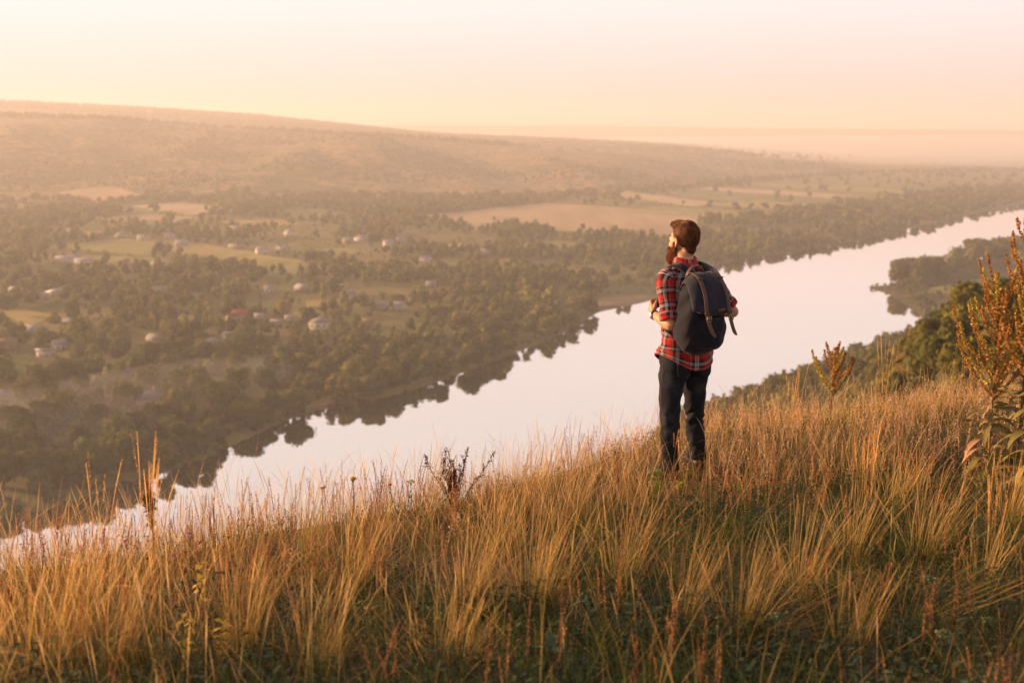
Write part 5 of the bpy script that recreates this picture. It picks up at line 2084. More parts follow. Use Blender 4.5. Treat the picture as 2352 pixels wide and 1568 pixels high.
def field_grass(n, zone, L, w, c0, c1, lean=(.05, .5), curl=(.1, .9), k=4, seedhead=None, wind=.10):
    x, y = spot(n)
    keep = g.random(n) < zone(x, y) * (1 - .93 * bare(x, y)) * (1 - feet(x, y) * (.85 if L[1] > .3 else .3))
    x, y = x[keep], y[keep]
    m = len(x)
    z = ground(x, y) - .01
    B = np.stack([x, y, z], 1)
    hv = .75 + .5 * fnoise(x, y, .7, 301)
    return blades(B, g.uniform(L[0], L[1], m) * hv, g.uniform(0, 6.283, m), g.uniform(*lean, m), g.uniform(*curl, m), g.uniform(w[0], w[1], m),
                  jit(c0, m), jit(c1, m), k, seedhead, (wind, 0))[:3]


def past(x, y, a=0.0, b=2.6):
    b = b + 2.2
    """1 on the near side of the crest, falling to 0 beyond it"""
    return 1 - sstep(y - crest_y(x), a, b)


# how dry and pale the sward is: golden along the crest and at the left, green toward the lower right
def dryness(x, y):
    c = (y - crest_y(x))
    d = 1 - sstep(-c, .5, 2.7) * (1.0 - .55 * sstep(-x, .5, 2.0))
    return np.clip(d + .5 * (fnoise(x, y, 1.1, 311) - .5), 0, 1)


acc = Acc()
acc.add(*field_grass(80000, lambda x, y: (.35 + .65 * (1 - dryness(x, y))) * past(x, y) * (.35 + fnoise(x, y, .5, 321)), (.07, .22), (.0028, .0050), GREEN * .8, GREEN * 1.6, k=4))
acc.add(*field_grass(42000, lambda x, y: past(x, y) * (.18 + .82 * dryness(x, y)) * sstep(fnoise(x, y, .45, 323), .25, .6), (.09, .25), (.0018, .0032), OLIVE * .8, STRAW2 * .8, k=4))
o_ = acc.build("short_grass", M_GRASS)
tag(o_, "short green and olive grass under the taller stalks", kind='stuff')

acc = Acc()
acc.add(*field_grass(16000, lambda x, y: past(x, y, 0, 1) * sstep(fnoise(x, y, .38, 337), .50, .66) * (.3 + .7 * dryness(x, y)), (.18, .62), (.0015, .0026), OLIVE, STRAW * .95, (.0, .6), (.1, 1.0), 6, None, .18))
acc.add(*field_grass(26000, lambda x, y: past(x, y, 0, 2.6) * sstep(dryness(x, y), .3, .95) * sstep(fnoise(x, y, .7, 331), .32, .62), (.15, .36), (.0016, .0026), STRAW2 * .7, np.array([.92, .57, .22]),
                     (.02, .35), (.05, .7), 5))
acc.add(*field_grass(8000, lambda x, y: past(x, y, 0, 2.6) * (.25 + .75 * sstep(dryness(x, y), .3, .8)) * sstep(fnoise(x, y, .6, 335), .38, .66), (.26, .54), (.0015, .0020), OLIVE, PALE * .9,
                     (.0, .25), (.02, .45), 6, ([0, .6, .66, .8, .97, 1], [.8, .55, 1.7, 2.0, .9, .2])))
# bent, broken and matted stems
acc.add(*field_grass(9000, lambda x, y: past(x, y, 0, .5) * sstep(fnoise(x, y, .5, 393), .35, .6), (.14, .42), (.0014, .0026), STRAW2 * .7, STRAW * .8, (.75, 1.45), (-.2, .7), 5, None, .02))
acc.add(*field_grass(5200, lambda x, y: past(x, y, 0, 1.2) * sstep(dryness(x, y), .15, .7), (.30, .66), (.0012, .0018), OLIVE, PALE, (.0, .55), (.2, 1.9), 8, ([0, .6, .74, .84, .97, 1], [.8, .55, 1.5, 1.7, .9, .2]), .22))
o_ = acc.build("dry_grass", M_GRASS)
tag(o_, "tall dry straw-coloured grass with seed heads along the crest", kind='stuff')


# -- pale wormwood and bedstraw: fine stalks thick with tiny bits, right of the man and along the crest
def bitty(x, y, L, nbits, bs, cstalk, cbit, from_=.25, lean=(.0, .3), spread=.012, tilt=.7, az=None):
    m = len(x)
    B = np.stack([x, y, ground(x, y) - .01], 1)
    az = g.uniform(0, 6.283, m) if az is None else az
    k = 6
    V, Q, C, P = blades(B, L, az, g.uniform(*lean, m), g.uniform(0, .35, m), np.full(m, .0028), jit(cstalk, m), jit(cstalk, m), k, None, (.06, 0))
    t = from_ + (1 - from_) * (np.arange(nbits) + .5)[None] / nbits + g.uniform(-.01, .01, (m, nbits))
    t = np.clip(t, 0, .999) * (k - 1)
    i = t.astype(int)
    f = (t - i)[..., None]
    pp = np.take_along_axis(P, i[..., None], 1) * (1 - f) + np.take_along_axis(P, np.minimum(i + 1, k - 1)[..., None], 1) * f
    pp = pp.reshape(-1, 3)
    nb = len(pp)
    a = g.uniform(0, 6.283, nb)
    sp_ = spread * g.uniform(.3, 1, nb) * np.tile(np.interp(np.linspace(0, 1, nbits), [0, .3, 1], [1, 1, .35]), m)
    out = np.stack([np.cos(a), np.sin(a), np.full(nb, tilt)], 1)
    out /= np.linalg.norm(out, axis=1)[:, None]
    c0 = pp + out * (sp_ * .2)[:, None]
    c2 = pp + out * (sp_ + bs)[:, None]
    side = np.cross(out, g.normal(size=(nb, 3)))
    side /= np.linalg.norm(side, axis=1)[:, None]
    mid = (c0 + c2) / 2
    hw = bs * .42
    V2 = np.stack([c0, mid - side * hw, c2, mid + side * hw], 1).reshape(-1, 3)
    Q2 = np.arange(nb * 4).reshape(-1, 4)
    C2 = np.repeat(jit(cbit, nb, .35), 4, 0)
    return V, Q, C, V2, Q2, C2


def bitty_field(name, label, n, zone, L, nbits, bs, cs_, cb, mat=M_SEED, **kw):
    x, y = spot(n)
    k = g.random(n) < zone(x, y) * (1 - .93 * feet(x, y))
    x, y = x[k], y[k]
    V, Q, C, V2, Q2, C2 = bitty(x, y, g.uniform(L[0], L[1], len(x)), nbits, bs, cs_, cb, **kw)
    ac = Acc()
    ac.add(V, Q, C)
    ac.add(V2, Q2, C2)
    o = ac.build(name, mat)
    tag(o, label, kind='stuff')
    return o


WORM = np.array([0.74, 0.47, 0.27])
wz = lambda x, y: past(x, y, .2, 2.4) * np.clip(sstep(x, .1, 1.2) * sstep(y, 6.6, 7.8) * (1 - sstep(y - .35 * x, 8.8, 10.5) * .35) + .25 * sstep(x, -1.5, .2) * sstep(y - crest_y(x), -1.4, -.4), 0, 1) * sstep(fnoise(x, y, .6, 341), .15, .5)
bitty_field("wormwood", "pale brown bushy wormwood filling the ground right of the man", 12500, wz, (.16, .36), 22, .0075, WORM * .7, WORM, spread=.014, lean=(.0, .45))

# -- reddish whorled seed spikes
def spike_zone(x, y):
    c = y - crest_y(x)
    left = sstep(-x, .2, .9) * sstep(c, -2.2, -.6) * 1.0
    manz = np.exp(-((x - 1.3) / .9) ** 2) * np.exp(-((y - 7.6) / 1.0) ** 2) * .9
    allz = (.07 + .34 * sstep(fnoise(x, y, .6, 351), .5, .68)) * (1 - .7 * sstep(x, .9, 1.8) * sstep(y, 7.0, 8.2))
    return past(x, y, -.1, 1.2) * np.clip(left * sstep(fnoise(x, y, .5, 353), .2, .5) + manz + allz, 0, 1)


x, y = spot(4200)
k = g.random(len(x)) < spike_zone(x, y) * (1 - .75 * feet(x, y))
x, y = x[k], y[k]
# a few spikes grow together
rep = g.integers(1, 4, len(x))
x = np.repeat(x, rep) + g.normal(0, .035, rep.sum())
y = np.repeat(y, rep) + g.normal(0, .035, rep.sum())
ac = Acc()
NB = 56
V, Q, C, V2, Q2, C2 = bitty(x, y, g.uniform(.16, .42, len(x)), NB, .0062, RUSTD, RUST, from_=.45, lean=(0, .22), spread=.0045, tilt=.9)
tone = np.repeat(g.uniform(.55, 1.25, len(x)), NB * 4)[:, None]
ac.add(V, Q, C)
ac.add(V2, Q2, C2 * tone)
o_ = ac.build("seed_spikes", M_SEED)
tag(o_, "reddish brown whorled seed spikes standing through the grass", kind='stuff')


# -- leafy herbs
def leaf_cloud(px, py, pz, n_each, L, w, col, hgt, rad_, updown=(.2, 1.0)):
    """n_each pointed leaves round every given point"""
    m = len(px)
    N = m * n_each
    bx, by, bz = np.repeat(px, n_each), np.repeat(py, n_each), np.repeat(pz, n_each)
    hh = g.uniform(.05, 1, N) * np.repeat(hgt, n_each)
    a = g.uniform(0, 6.283, N)
    c = np.stack([bx + g.normal(0, rad_, N), by + g.normal(0, rad_, N), bz + hh], 1)
    el = g.uniform(*updown, N) - .3
    d = np.stack([np.cos(a) * np.cos(el), np.sin(a) * np.cos(el), np.sin(el)], 1)
    s = np.stack([-np.sin(a), np.cos(a), g.uniform(-.5, .5, N)], 1)
    s /= np.linalg.norm(s, axis=1)[:, None]
    ll = g.uniform(L[0], L[1], N)[:, None]
    ww = g.uniform(w[0], w[1], N)[:, None] / 2
    sag = np.array([0, 0, -1.0])
    V = np.stack([c, c + d * ll * .35 - s * ww, c + d * ll * .4 + sag * ll * .02, c + d * ll * .35 + s * ww, c + d * ll + sag * ll * .18], 1)
    b = np.arange(N)[:, None] * 5
    T = np.concatenate([b + [0, 1, 2], b + [0, 2, 3], b + [1, 4, 2], b + [2, 4, 3]])
    C = np.repeat(jit(col, N, .35), 5, 0)
    return V.reshape(-1, 3), T, C


def herb_zone(x, y):
    c = -(y - crest_y(x))
    return (1 - .9 * bare(x, y)) * np.clip(sstep(c, .5, 2.6) * (.35 + .65 * sstep(x, -1.6, .6)) + .18, 0, 1) * sstep(fnoise(x, y, .55, 361), .22, .5) * past(x, y, -.3, .8)


ac = Acc()
x, y = spot(9500)
k = g.random(len(x)) < herb_zone(x, y)
x, y = x[k], y[k]
V, T, C = leaf_cloud(x, y, ground(x, y), 17, (.020, .048), (.007, .016), DKG, g.uniform(.05, .17, len(x)), .035)
ac.add(V, None, C, T)
x, y = spot(3000)
k = g.random(len(x)) < herb_zone(x, y) * sstep(fnoise(x, y, .8, 371), .45, .62)
x, y = x[k], y[k]
V, T, C = leaf_cloud(x, y, ground(x, y), 16, (.028, .060), (.010, .022), BLG, g.uniform(.08, .22, len(x)), .04)
ac.add(V, None, C, T)
x, y = spot(2400)
k = g.random(len(x)) < past(x, y, -.5, .6) * sstep(fnoise(x, y, .7, 375), .48, .65)
x, y = x[k], y[k]
V, T, C = leaf_cloud(x, y, ground(x, y), 14, (.02, .04), (.008, .016), np.array([.15, .15, .035]), g.uniform(.06, .2, len(x)), .03)
ac.add(V, None, C, T)
# small broken litter on the soil
x, y = spot(9000)
k = g.random(len(x)) < past(x, y, -.3, 1)
x, y = x[k], y[k]
V, T, C = leaf_cloud(x, y, ground(x, y), 1, (.02, .06), (.003, .007), np.array([.26, .18, .10]), np.full(len(x), .01), .02, (.2, .45))
ac.add(V, None, C, T)
o_ = ac.build("ground_cover", M_HERB)
tag(o_, "dark green leafy herbs covering the lower slope", kind='stuff')


# ---------------------------------------------------------------- individual plants
def pxy(u, v, y):
    """hilltop position seen at column u when standing y metres ahead"""
    p = at_y(u, v, y)
    return float(p[0]), float(y)


def base_at(u, v):
    """hilltop point seen at display pixel (u, v)"""
    d = ray(u, v)
    best = None
    for yy in np.arange(3.0, 14, .05):
        t = yy / d[1]
        xx = d[0] * t
        if CAM_Z + d[2] * t <= gz(xx, yy):
            best = (xx, yy)
            break
    return best if best else pxy(u, v, 9.0)


def tussock(u, v, n, L, spread, c0, c1, label, windx=.12, lean=(.02, .5), w=(.0018, .0032), curl=(.15, .8), az_bias=None, y=None):
    x, yy = base_at(u, v) if y is None else pxy(u, v, y)
    z = gz(x, yy)
    a = g.uniform(0, 6.283, n)
    if az_bias is not None:
        a = np.where(g.random(n) < .55, g.normal(az_bias, .6, n), a)
    n = int(n * g.uniform(.35, .8))
    a = a[:n]
    spread = spread * g.uniform(1.2, 2.6)
    L = (L[0] * g.uniform(.75, 1.1), L[1] * g.uniform(.72, 1.12))
    r = spread * g.random(n) ** .8
    B = np.stack([r * np.cos(a), r * np.sin(a), np.full(n, -.015)], 1)
    ll = L[0] * .45 + (L[1] - L[0] * .45) * g.beta(2.0, 1.8, n)
    cc1 = jit(c1, n, .3) * np.where(g.random(n) < .3, .62, 1.0)[:, None]
    V, Q, C, P = blades(B, ll, a + g.normal(0, .5, n), g.uniform(lean[0], lean[1] * g.uniform(.6, 1.15), n), g.uniform(*curl, n) * g.random(n) ** 1.5 * 1.3, g.uniform(*w, n), jit(c0, n), cc1, 7,
                        ([0, .4, .80, .86, .96, 1], [1, .8, .5, .95, .8, .1]), (windx * g.uniform(.3, 1.2), g.uniform(-.05, .05)))
    me = make_mesh("grass_tussock", V, Q, col=C, mats=[M_GRASS])
    o = add_obj("grass_tussock", me, None, (x, yy, z))
    tag(o, label, "grass tussock", "big feathery grass tussocks on the crest")
    return o


G0, G1 = OLIVE * .9, STRAW * 1.05
TUS = [
    (790, 1372, 330, (.34, .72), .07, "large golden tussock fanning out below the yellow-topped flower stalk"),
    (1060, 1400, 190, (.25, .55), .06, "tussock left of the bare soil patch"),
    (1215, 1400, 260, (.30, .66), .06, "upright golden tussock right of the bare soil patch"),
    (1130, 1280, 170, (.28, .55), .06, "tussock just below the dark branching shrub"),
    (1290, 1210, 260, (.35, .75), .09, "thick pale tussock on the crest between the dark shrub and the man"),
    (1180, 1180, 180, (.35, .80), .07, "tall thin tussock right of the dark shrub on the skyline"),
    (1420, 1360, 150, (.35, .70), .06, "tussock leaning right below the man's left"),
    (1560, 1450, 90, (.30, .60), .06, "leaning tussock under the yellow-green nettles"),
    (1830, 1380, 150, (.32, .62), .06, "upright straw tussock in the middle of the right slope"),
    (1950, 1300, 110, (.30, .60), .05, "straw tussock right of the middle one on the right slope"),
    (2110, 1290, 240, (.36, .72), .06, "tall straw tussock left of the leafy weed base"),
    (2040, 1180, 220, (.36, .72), .07, "pale tussock on the crest left of the tall weeds"),
    (1950, 1120, 200, (.34, .70), .07, "pale tussock in front of the lone dock plant"),
    (2250, 1350, 160, (.28, .55), .05, "tussock below the big leafy weed at right"),
    (2310, 1220, 170, (.36, .66), .05, "tussock against the right edge"),
    (80, 1540, 230, (.34, .74), .07, "coarse golden tussock in the lower left corner"),
    (250, 1540, 190, (.32, .70), .06, "golden tussock along the bottom, left of the dried mullein stem"),
    (150, 1400, 180, (.3, .6), .06, "straw tussock at the left edge under the pink thistles"),
    (560, 1500, 130, (.26, .52), .05, "thin tussock right of the yellow-leaved plant"),
    (720, 1545, 140, (.26, .50), .05, "sparse tussock at the bottom left of centre"),
    (1010, 1540, 230, (.25, .52), .06, "brushy tussock at the bottom, below the soil patch"),
    (690, 1300, 150, (.30, .75), .06, "fine tussock left of the largest golden one on the skyline"),
    (960, 1200, 120, (.30, .62), .06, "fine tussock left of the dark branching shrub"),
    (1930, 1500, 130, (.24, .45), .05, "low arching tussock among herbs at the lower right"),
    (1690, 1470, 140, (.30, .6), .05, "leaning tussock low below the man's right"),
]
for (u, v, n, L, sp, lb) in TUS:
    tussock(u, v, n, L, sp, G0, G1 if n > 150 else G1 * .9, lb, windx=.16, az_bias=0.3)
for (u, v, n, L, lb) in [(1700, 1480, 90, (.35, .6), "sheaf of long stalks lying to the right below the man"), (2080, 1440, 80, (.35, .6), "sheaf of long stalks lying to the right above the pale flower heads")]:
    tussock(u, v, n, L, .05, OLIVE, STRAW2 * 1.2, lb, windx=.3, lean=(.7, 1.2), az_bias=.1)


class PB:
    """builds one plant's parts in its own coordinates"""
    def __init__(self):
        self.V, self.Q, self.T, self.C, self.n = [], [], [], [], 0

    def tube(self, pts, r0, r1, col, seg=6, n=None):
        pts = np.asarray(pts, float)
        n = n or max(4, len(pts) * 3)
        rr = np.linspace(r0, r1, len(pts))
        ref = (0, 1, 0) if abs(pts[-1][1] - pts[0][1]) < .9 * np.linalg.norm(pts[-1] - pts[0]) else (1, 0, 0)
        V, Q, T, _ = loft(pts, np.stack([rr, rr], 1), n, seg, ref=ref)
        self.put(V, Q, T, np.repeat(np.asarray(col)[None] * g.uniform(.85, 1.15), len(V), 0))

    def put(self, V, Q, T, C):
        self.V.append(V)
        if Q is not None:
            self.Q.append(np.asarray(Q) + self.n)
        if T is not None and len(T):
            self.T.append(np.asarray(T) + self.n)
        self.C.append(C)
        self.n += len(V)

    def bits(self, c, s, col, elong=1.6, jitter=.35, dirs=None):
        """small diamond-shaped flecks at centres c"""
        n = len(c)
        d = g.normal(size=(n, 3)) if dirs is None else dirs + g.normal(size=(n, 3)) * .4
        d /= np.linalg.norm(d, axis=1)[:, None]
        e = np.cross(d, g.normal(size=(n, 3)))
        e /= np.linalg.norm(e, axis=1)[:, None]
        s = np.broadcast_to(s, n)[:, None] * g.uniform(.7, 1.3, (n, 1))
        V = np.stack([c - d * s * elong, c - e * s, c + d * s * elong, c + e * s], 1).reshape(-1, 3)
        self.put(V, np.arange(4 * n).reshape(-1, 4), None, np.repeat(jit(np.asarray(col), n, jitter), 4, 0))

    def leaf(self, p, az, L, w, up=.5, droop=1.2, col=GREEN, twist=0.0, k=7, fold=.25):
        """a real leaf: midrib, two halves, pointed, drooping"""
        t = np.linspace(0, 1, k)
        el = up - droop * t
        ds = L / (k - 1)
        h = np.concatenate([[0], np.cumsum(np.cos(el[:-1]) * ds)])
        z = np.concatenate([[0], np.cumsum(np.sin(el[:-1]) * ds)])
        wp = w / 2 * np.sin(np.pi * np.clip(t * .93 + .06, 0, 1)) ** .75
        wp[-1] = .0006
        ca, sa = math.cos(az), math.sin(az)
        mid = np.stack([p[0] + h * ca, p[1] + h * sa, p[2] + z], 1)
        sd = np.array([-sa, ca, 0]) * math.cos(twist) + np.array([0, 0, 1]) * math.sin(twist)
        wav = .10 * w * np.sin(t * 14 + g.random() * 6)
        Lf = mid + sd * wp[:, None] + np.array([0, 0, 1]) * (fold * wp + wav)[:, None]
        Rt = mid - sd * wp[:, None] + np.array([0, 0, 1]) * (fold * wp - wav)[:, None]
        V = np.stack([Lf, mid, Rt], 1).reshape(-1, 3)
        b = np.arange(k - 1)[:, None] * 3
        Q = np.concatenate([b + [0, 1, 4, 3], b + [1, 2, 5, 4]])
        self.put(V, Q, None, np.asarray(col)[None] * g.uniform(.75, 1.25) * g.uniform(.9, 1.1, (len(V), 1)))

    def build(self, name, parent, mat):
        me = make_mesh(name, np.concatenate(self.V), np.concatenate(self.Q) if self.Q else None, np.concatenate(self.T) if self.T else None,
                       col=np.concatenate(self.C), mats=[mat], smooth=True)
        return add_obj(name, me, parent)


def along(pts, n):
    P = cat(pts, n)
    return P


def plant(name, x, y, label, catg, group=None, rz=0.0, sink=.02):
    r = empty(name, (x, y, gz(x, y) - sink), rz)
    tag(r, label, catg, group)
    return r


DOCK = np.array([0.46, 0.235, 0.07])
DOCKG = np.array([0.48, 0.36, 0.08])


def dock_weed(u, vbase, y, H, nbr, label, leafy=True, lean=0.0, dense=1.0, blen=.34, wide=1.0):
    """tall weed with an upright head of many seed-covered branches and drooping lance leaves"""
    x, yy = pxy(u, vbase, y)
    root = plant("dock_weed", x, yy, label, "weed", "tall seed-headed weeds at the right")
    st = PB()
    top = np.array([lean * H, 0, H])
    axis = np.array([[0, 0, 0], [lean * H * .2, .01, H * .35], [lean * H * .5, 0, H * .65], top])
    st.tube(axis, .0085, .003, [.30, .20, .08], 7, 24)
    st.build("stem", root, M_SEED)
    ax = cat(axis, 100)
    for i in range(nbr):
        f = .46 + .50 * (i / max(1, nbr - 1)) ** .95
        p0 = ax[int(f * 99)]
        a = i * 2.4 + g.uniform(-.4, .4)
        bl = H * blen * (1.12 - .75 * (f - .46) / .54) * g.uniform(.8, 1.15)
        out = bl * .62 * wide * g.uniform(.7, 1.15)
        # branches spread mostly sideways as seen, curving up
        d = np.array([math.cos(a), math.sin(a) * .8, 0])
        pts = [p0, p0 + d * out * .45 + [0, 0, bl * .32], p0 + d * out * .8 + [0, 0, bl * .68], p0 + d * out * .95 + [0, 0, bl]]
        b = PB()
        b.tube(pts, .0022, .0010, [.28, .17, .06], 5, 9)
        n = int(190 * dense * bl / .25)
        cc = along(pts, n) + g.normal(0, .0056, (n, 3)) * np.interp(np.linspace(0, 1, n), [0, .12, .8, 1], [.2, 1, 1, .4])[:, None]
        b.bits(cc, .0060, DOCK if g.random() < .6 else DOCKG, 1.3, .45)
        b.build("seed_branch", root, M_SEED)
    b = PB()
    n = int(330 * dense * H)
    pp = ax[int(.55 * 99):]
    cc = along([pp[0], pp[len(pp) // 2], pp[-1], pp[-1] + [0, 0, .04]], n) + g.normal(0, .0062, (n, 3))
    b.bits(cc, .0045, DOCK, 1.3, .45)
    b.build("seed_head", root, M_SEED)
    if leafy:
        for i in range(56):
            f = .05 + .52 * i / 56
            p0 = ax[int(f * 99)]
            dry = g.random() < (.55 if f > .3 else .35)
            col = np.array([.42, .24, .13]) if dry else np.array([.25, .20, .055])
            l = PB()
            LL = H * (.215 - .22 * abs(f - .18)) * g.uniform(.7, 1.15) * (.5 if dry and f > .25 else 1)
            l.leaf(p0, i * 2.4 + g.uniform(-.5, .5), LL, LL * g.uniform(.15, .21), g.uniform(.1, .8), g.uniform(.9, 2.3), col, g.uniform(-.6, .6), 8)
            l.build("leaf", root, M_HERB)
    return root


dock_weed(2264, 1150, 7.0, 1.24, 36, "leafy weed with branching seed head, just left of the tallest weed at the right edge", lean=-.01)
dock_weed(2330, 1140, 7.3, 1.52, 34, "tallest weed, its reddish seed head reaching highest at the right edge", lean=.01, blen=.36)
dock_weed(2372, 1130, 6.7, 1.30, 20, "weed cut by the right edge of the picture", lean=-.015)
dock_weed(1905, 1010, 9.2, .68, 17, "lone short dock plant with a brown seed head on the crest right of the man", leafy=False, lean=.01, blen=.42, dense=1.1, wide=1.1)

dock_weed(2345, 1100, 8.2, 1.0, 18, "bushy brown weed behind the tallest weed at the right edge", lean=-.01)

# slender stalks between the grass and the tall weeds
for (u, v, y, H, lb) in [(2196, 1010, 8.6, .78, "slender pale stalk left of the tall weeds, the taller of two"), (2232, 1000, 8.8, .70, "slender yellowish stalk right beside the tall weed")]:
    x, yy = pxy(u, v, y)
    r = plant("wild_mustard", x, yy, lb, "weed", "slender stalks by the tall weeds")
    b = PB()
    b.tube([[0, 0, 0], [.01, 0, H * .5], [0, 0, H]], .003, .001, [.40, .28, .10], 5)
    b.build("stem", r, M_SEED)
    for i in range(9):
        z = H * (.45 + .06 * i)
        a = i * 2.3
        b = PB()
        e = [math.cos(a) * .055, math.sin(a) * .055, z + .05]
        b.tube([[0, 0, z], [e[0] * .6, e[1] * .6, z + .02], e], .0014, .0007, [.42, .30, .10], 4)
        b.bits(np.array(e) + g.normal(0, .007, (14, 3)), .005, [.55, .40, .06], 1.4)
        b.build("seed_branch", r, M_SEED)

# dark branching shrub on the skyline
x, yy = base_at(1045, 1168)
x, yy = pxy(1045, 1140, 6.9)
shrub = plant("dried_shrub", x, yy, "dark purplish branching dried shrub standing out against the water", "shrub")
for i in range(15):
    a = g.uniform(0, 6.283)
    tilt = g.uniform(.05, .62)
    L = g.uniform(.23, .41)
    d = np.array([math.cos(a) * math.sin(tilt), math.sin(a) * math.sin(tilt) * .7, math.cos(tilt)])
    if i < 4:
        d = np.array([[-.45, 0, .9], [.55, 0, .85], [-.12, .1, 1], [.2, -.1, 1]][i])
        L = (.41, .45, .40, .43)[i]
    pts = [np.zeros(3), d * L * .4 + [0, 0, .01], d * L * .75 + g.normal(0, .01, 3), d * L + [0, 0, .02]]
    b = PB()
    b.tube(pts, .0032, .0012, [.07, .030, .022], 5, 10)
    n = 120
    tt = g.uniform(.30, 1, n)
    P = cat(pts, 60)[(tt * 59).astype(int)]
    b.bits(P + g.normal(0, .0065, (n, 3)), .0042, [.085, .030, .026], 1.2, .4)
    for j in range(3):
        q0 = cat(pts, 60)[int(g.uniform(.35, .8) * 59)]
        e = q0 + d * .05 + g.normal(0, .022, 3)
        b.tube([q0, (q0 + e) / 2, e], .0014, .0008, [.07, .03, .022], 4)
        b.bits(np.linspace(q0, e, 16) + g.normal(0, .004, (16, 3)), .0042, [.085, .03, .026], 1.2, .4)
    b.build("branch", shrub, M_SEED)


def flower_stalk(name, u, v, y, H, nhead, headcol, label, group, leafcol=GREEN, catg="wild flower", spread=.02, hs=.006, seeds=14, lean=0):
    x, yy = pxy(u, v, y)
    r = plant(name, x, yy, label, catg, group)
    b = PB()
    b.tube([[0, 0, 0], [lean * .4, 0, H * .5], [lean, 0, H]], .0028, .0016, [.16, .15, .05], 5, 14)
    b.build("stem", r, M_HERB)
    b = PB()
    for i in range(int(H / .011)):
        z = H * .12 + i * .0105
        if z > H * .97:
            break
        b.leaf([lean * z / H, 0, z], i * 2.4, g.uniform(.018, .032), .006, .8, .8, leafcol, 0, 4)
    b.build("foliage", r, M_HERB)
    for i in range(nhead):
        a = i * 2.4
        rr = spread * math.sqrt(i / max(1, nhead))
        c = np.array([lean + rr * math.cos(a), rr * math.sin(a), H + .016 - rr * .25])
        b = PB()
        b.tube([[lean, 0, H - .02], (np.array([lean, 0, H]) + c) / 2, c], .0012, .0010, leafcol, 4)
        b.bits(c + g.normal(0, hs * .45, (seeds, 3)), hs * .6, headcol, 1.2, .2)
        b.build("flower_head", r, M_HERB)
    return r


flower_stalk("goldenrod_stalk", 812, 1150, 6.6, .30, 9, [.75, .48, .04], "single leafy stalk topped with yellow flowers, standing above the grass against the water", None, GREEN * 1.2, spread=.018, hs=.008)
flower_stalk("herb_stalk", 1142 + 40, 1200, 6.6, .25, 5, [.45, .40, .20], "small pale-headed stalk right of the dark shrub", "small headed stalks along the crest", spread=.02)
flower_stalk("herb_stalk", 905, 1180, 6.7, .22, 5, [.50, .06, .20], "small stalk with a magenta bud left of the dark shrub", "small headed stalks along the crest", spread=.012, lean=-.02)
flower_stalk("herb_stalk", 945, 1180, 6.7, .24, 8, [.50, .42, .22], "flat pale umbel left of the dark shrub", "small headed stalks along the crest", spread=.028)
flower_stalk("herb_stalk", 742, 1200, 6.4, .27, 4, [.18, .18, .06], "thin green stalk left of the yellow-flowered one", "small headed stalks along the crest", spread=.02)
for (u, v, y, H, lb) in [(2110, 1560, 4.4, .22, "pale green flower head, largest of three at the lower right"), (2150, 1600, 4.0, .14, "pale flower head at the very bottom right"),
                         (1945, 1480, 4.7, .14, "small pale flower head right of the rusty spikes"), (1770, 1600, 4.1, .22, "pale budding stalk near the bottom, left of the others"),
                         (2255, 1570, 4.2, .10, "single pale head close to the right bottom corner")]:
    flower_stalk("pale_umbel", u, v, y, H, 16, [.16, .20, .09], lb, "pale flower heads in the lower right", BLG * 1.3, spread=.030, hs=.007, lean=.01)
# pink thistles at the left
for i in range(12):
    u = 60 + 34 * i + g.uniform(-10, 10)
    flower_stalk("pink_knapweed", u, 1370 - .1 * i, 5.0 + .03 * i + g.uniform(-.2, .2), g.uniform(.16, .30), 3, [.55, .16, .36],
                 f"{_ORD[i]} pink-flowered knapweed from the left along the left crest",
                 "pink knapweeds along the left crest", OLIVE, spread=.030, hs=.006, lean=g.uniform(-.04, .04))


# yellow-leaved plant, green leafy pair, broad leaf seedling
def leafy_plant(name, u, v, y, H, nl, L, W, col, label, catg="plant", group=None, lean=0., pt=.5):
    x, yy = pxy(u, v, y)
    r = plant(name, x, yy, label, catg, group)
    b = PB()
    b.tube([[0, 0, 0], [lean * .4, 0, H * .5], [lean, 0, H]], .003, .0015, [.16, .11, .05], 5, 10)
    b.build("stem", r, M_HERB)
    for i in range(nl):
        f = pt + (1 - pt) * i / nl
        l = PB()
        s_ = g.uniform(.75, 1.2)
        l.leaf([lean * f, 0, H * f], i * 2.3 + g.uniform(-.5, .5), L * s_, W * s_, g.uniform(.0, .7), g.uniform(.6, 1.6), col, g.uniform(-.5, .5), 7)
        l.build("leaf", r, M_HERB)
    return r


YEL = np.array([.85, .60, .06])
leafy_plant("yellow_leaved_plant", 472, 1500, 4.6, .29, 15, .040, .024, YEL, "upper yellow-leaved plant glowing in the lower left", group="yellow-leaved plants at the lower left", pt=.35)
leafy_plant("yellow_leaved_plant", 436, 1590, 4.1, .22, 14, .038, .024, YEL * .85, "yellow-leaved plant at the bottom, left of the upper one", group="yellow-leaved plants at the lower left", pt=.2)
leafy_plant("yellow_leaved_plant", 505, 1600, 4.1, .18, 14, .042, .026, YEL * .8, "low yellow-leaved plant at the bottom, rightmost of three", group="yellow-leaved plants at the lower left", pt=.2, lean=.03)
NET = np.array([.19, .23, .025])
leafy_plant("nettle", 1502, 1200, 7.0, .30, 15, .055, .040, NET, "yellow-green nettle left of the man's boots", group="nettles at the man's feet", pt=.35)
leafy_plant("nettle", 1568, 1205, 7.0, .30, 17, .055, .042, NET, "yellow-green nettle just in front of the man's boots", group="nettles at the man's feet", pt=.35)
x, yy = pxy(1262, 1580, 4.05)
r = plant("broad_leaved_seedling", x, yy, "seedling with three broad grey-green leaves at the bottom centre", "seedling")
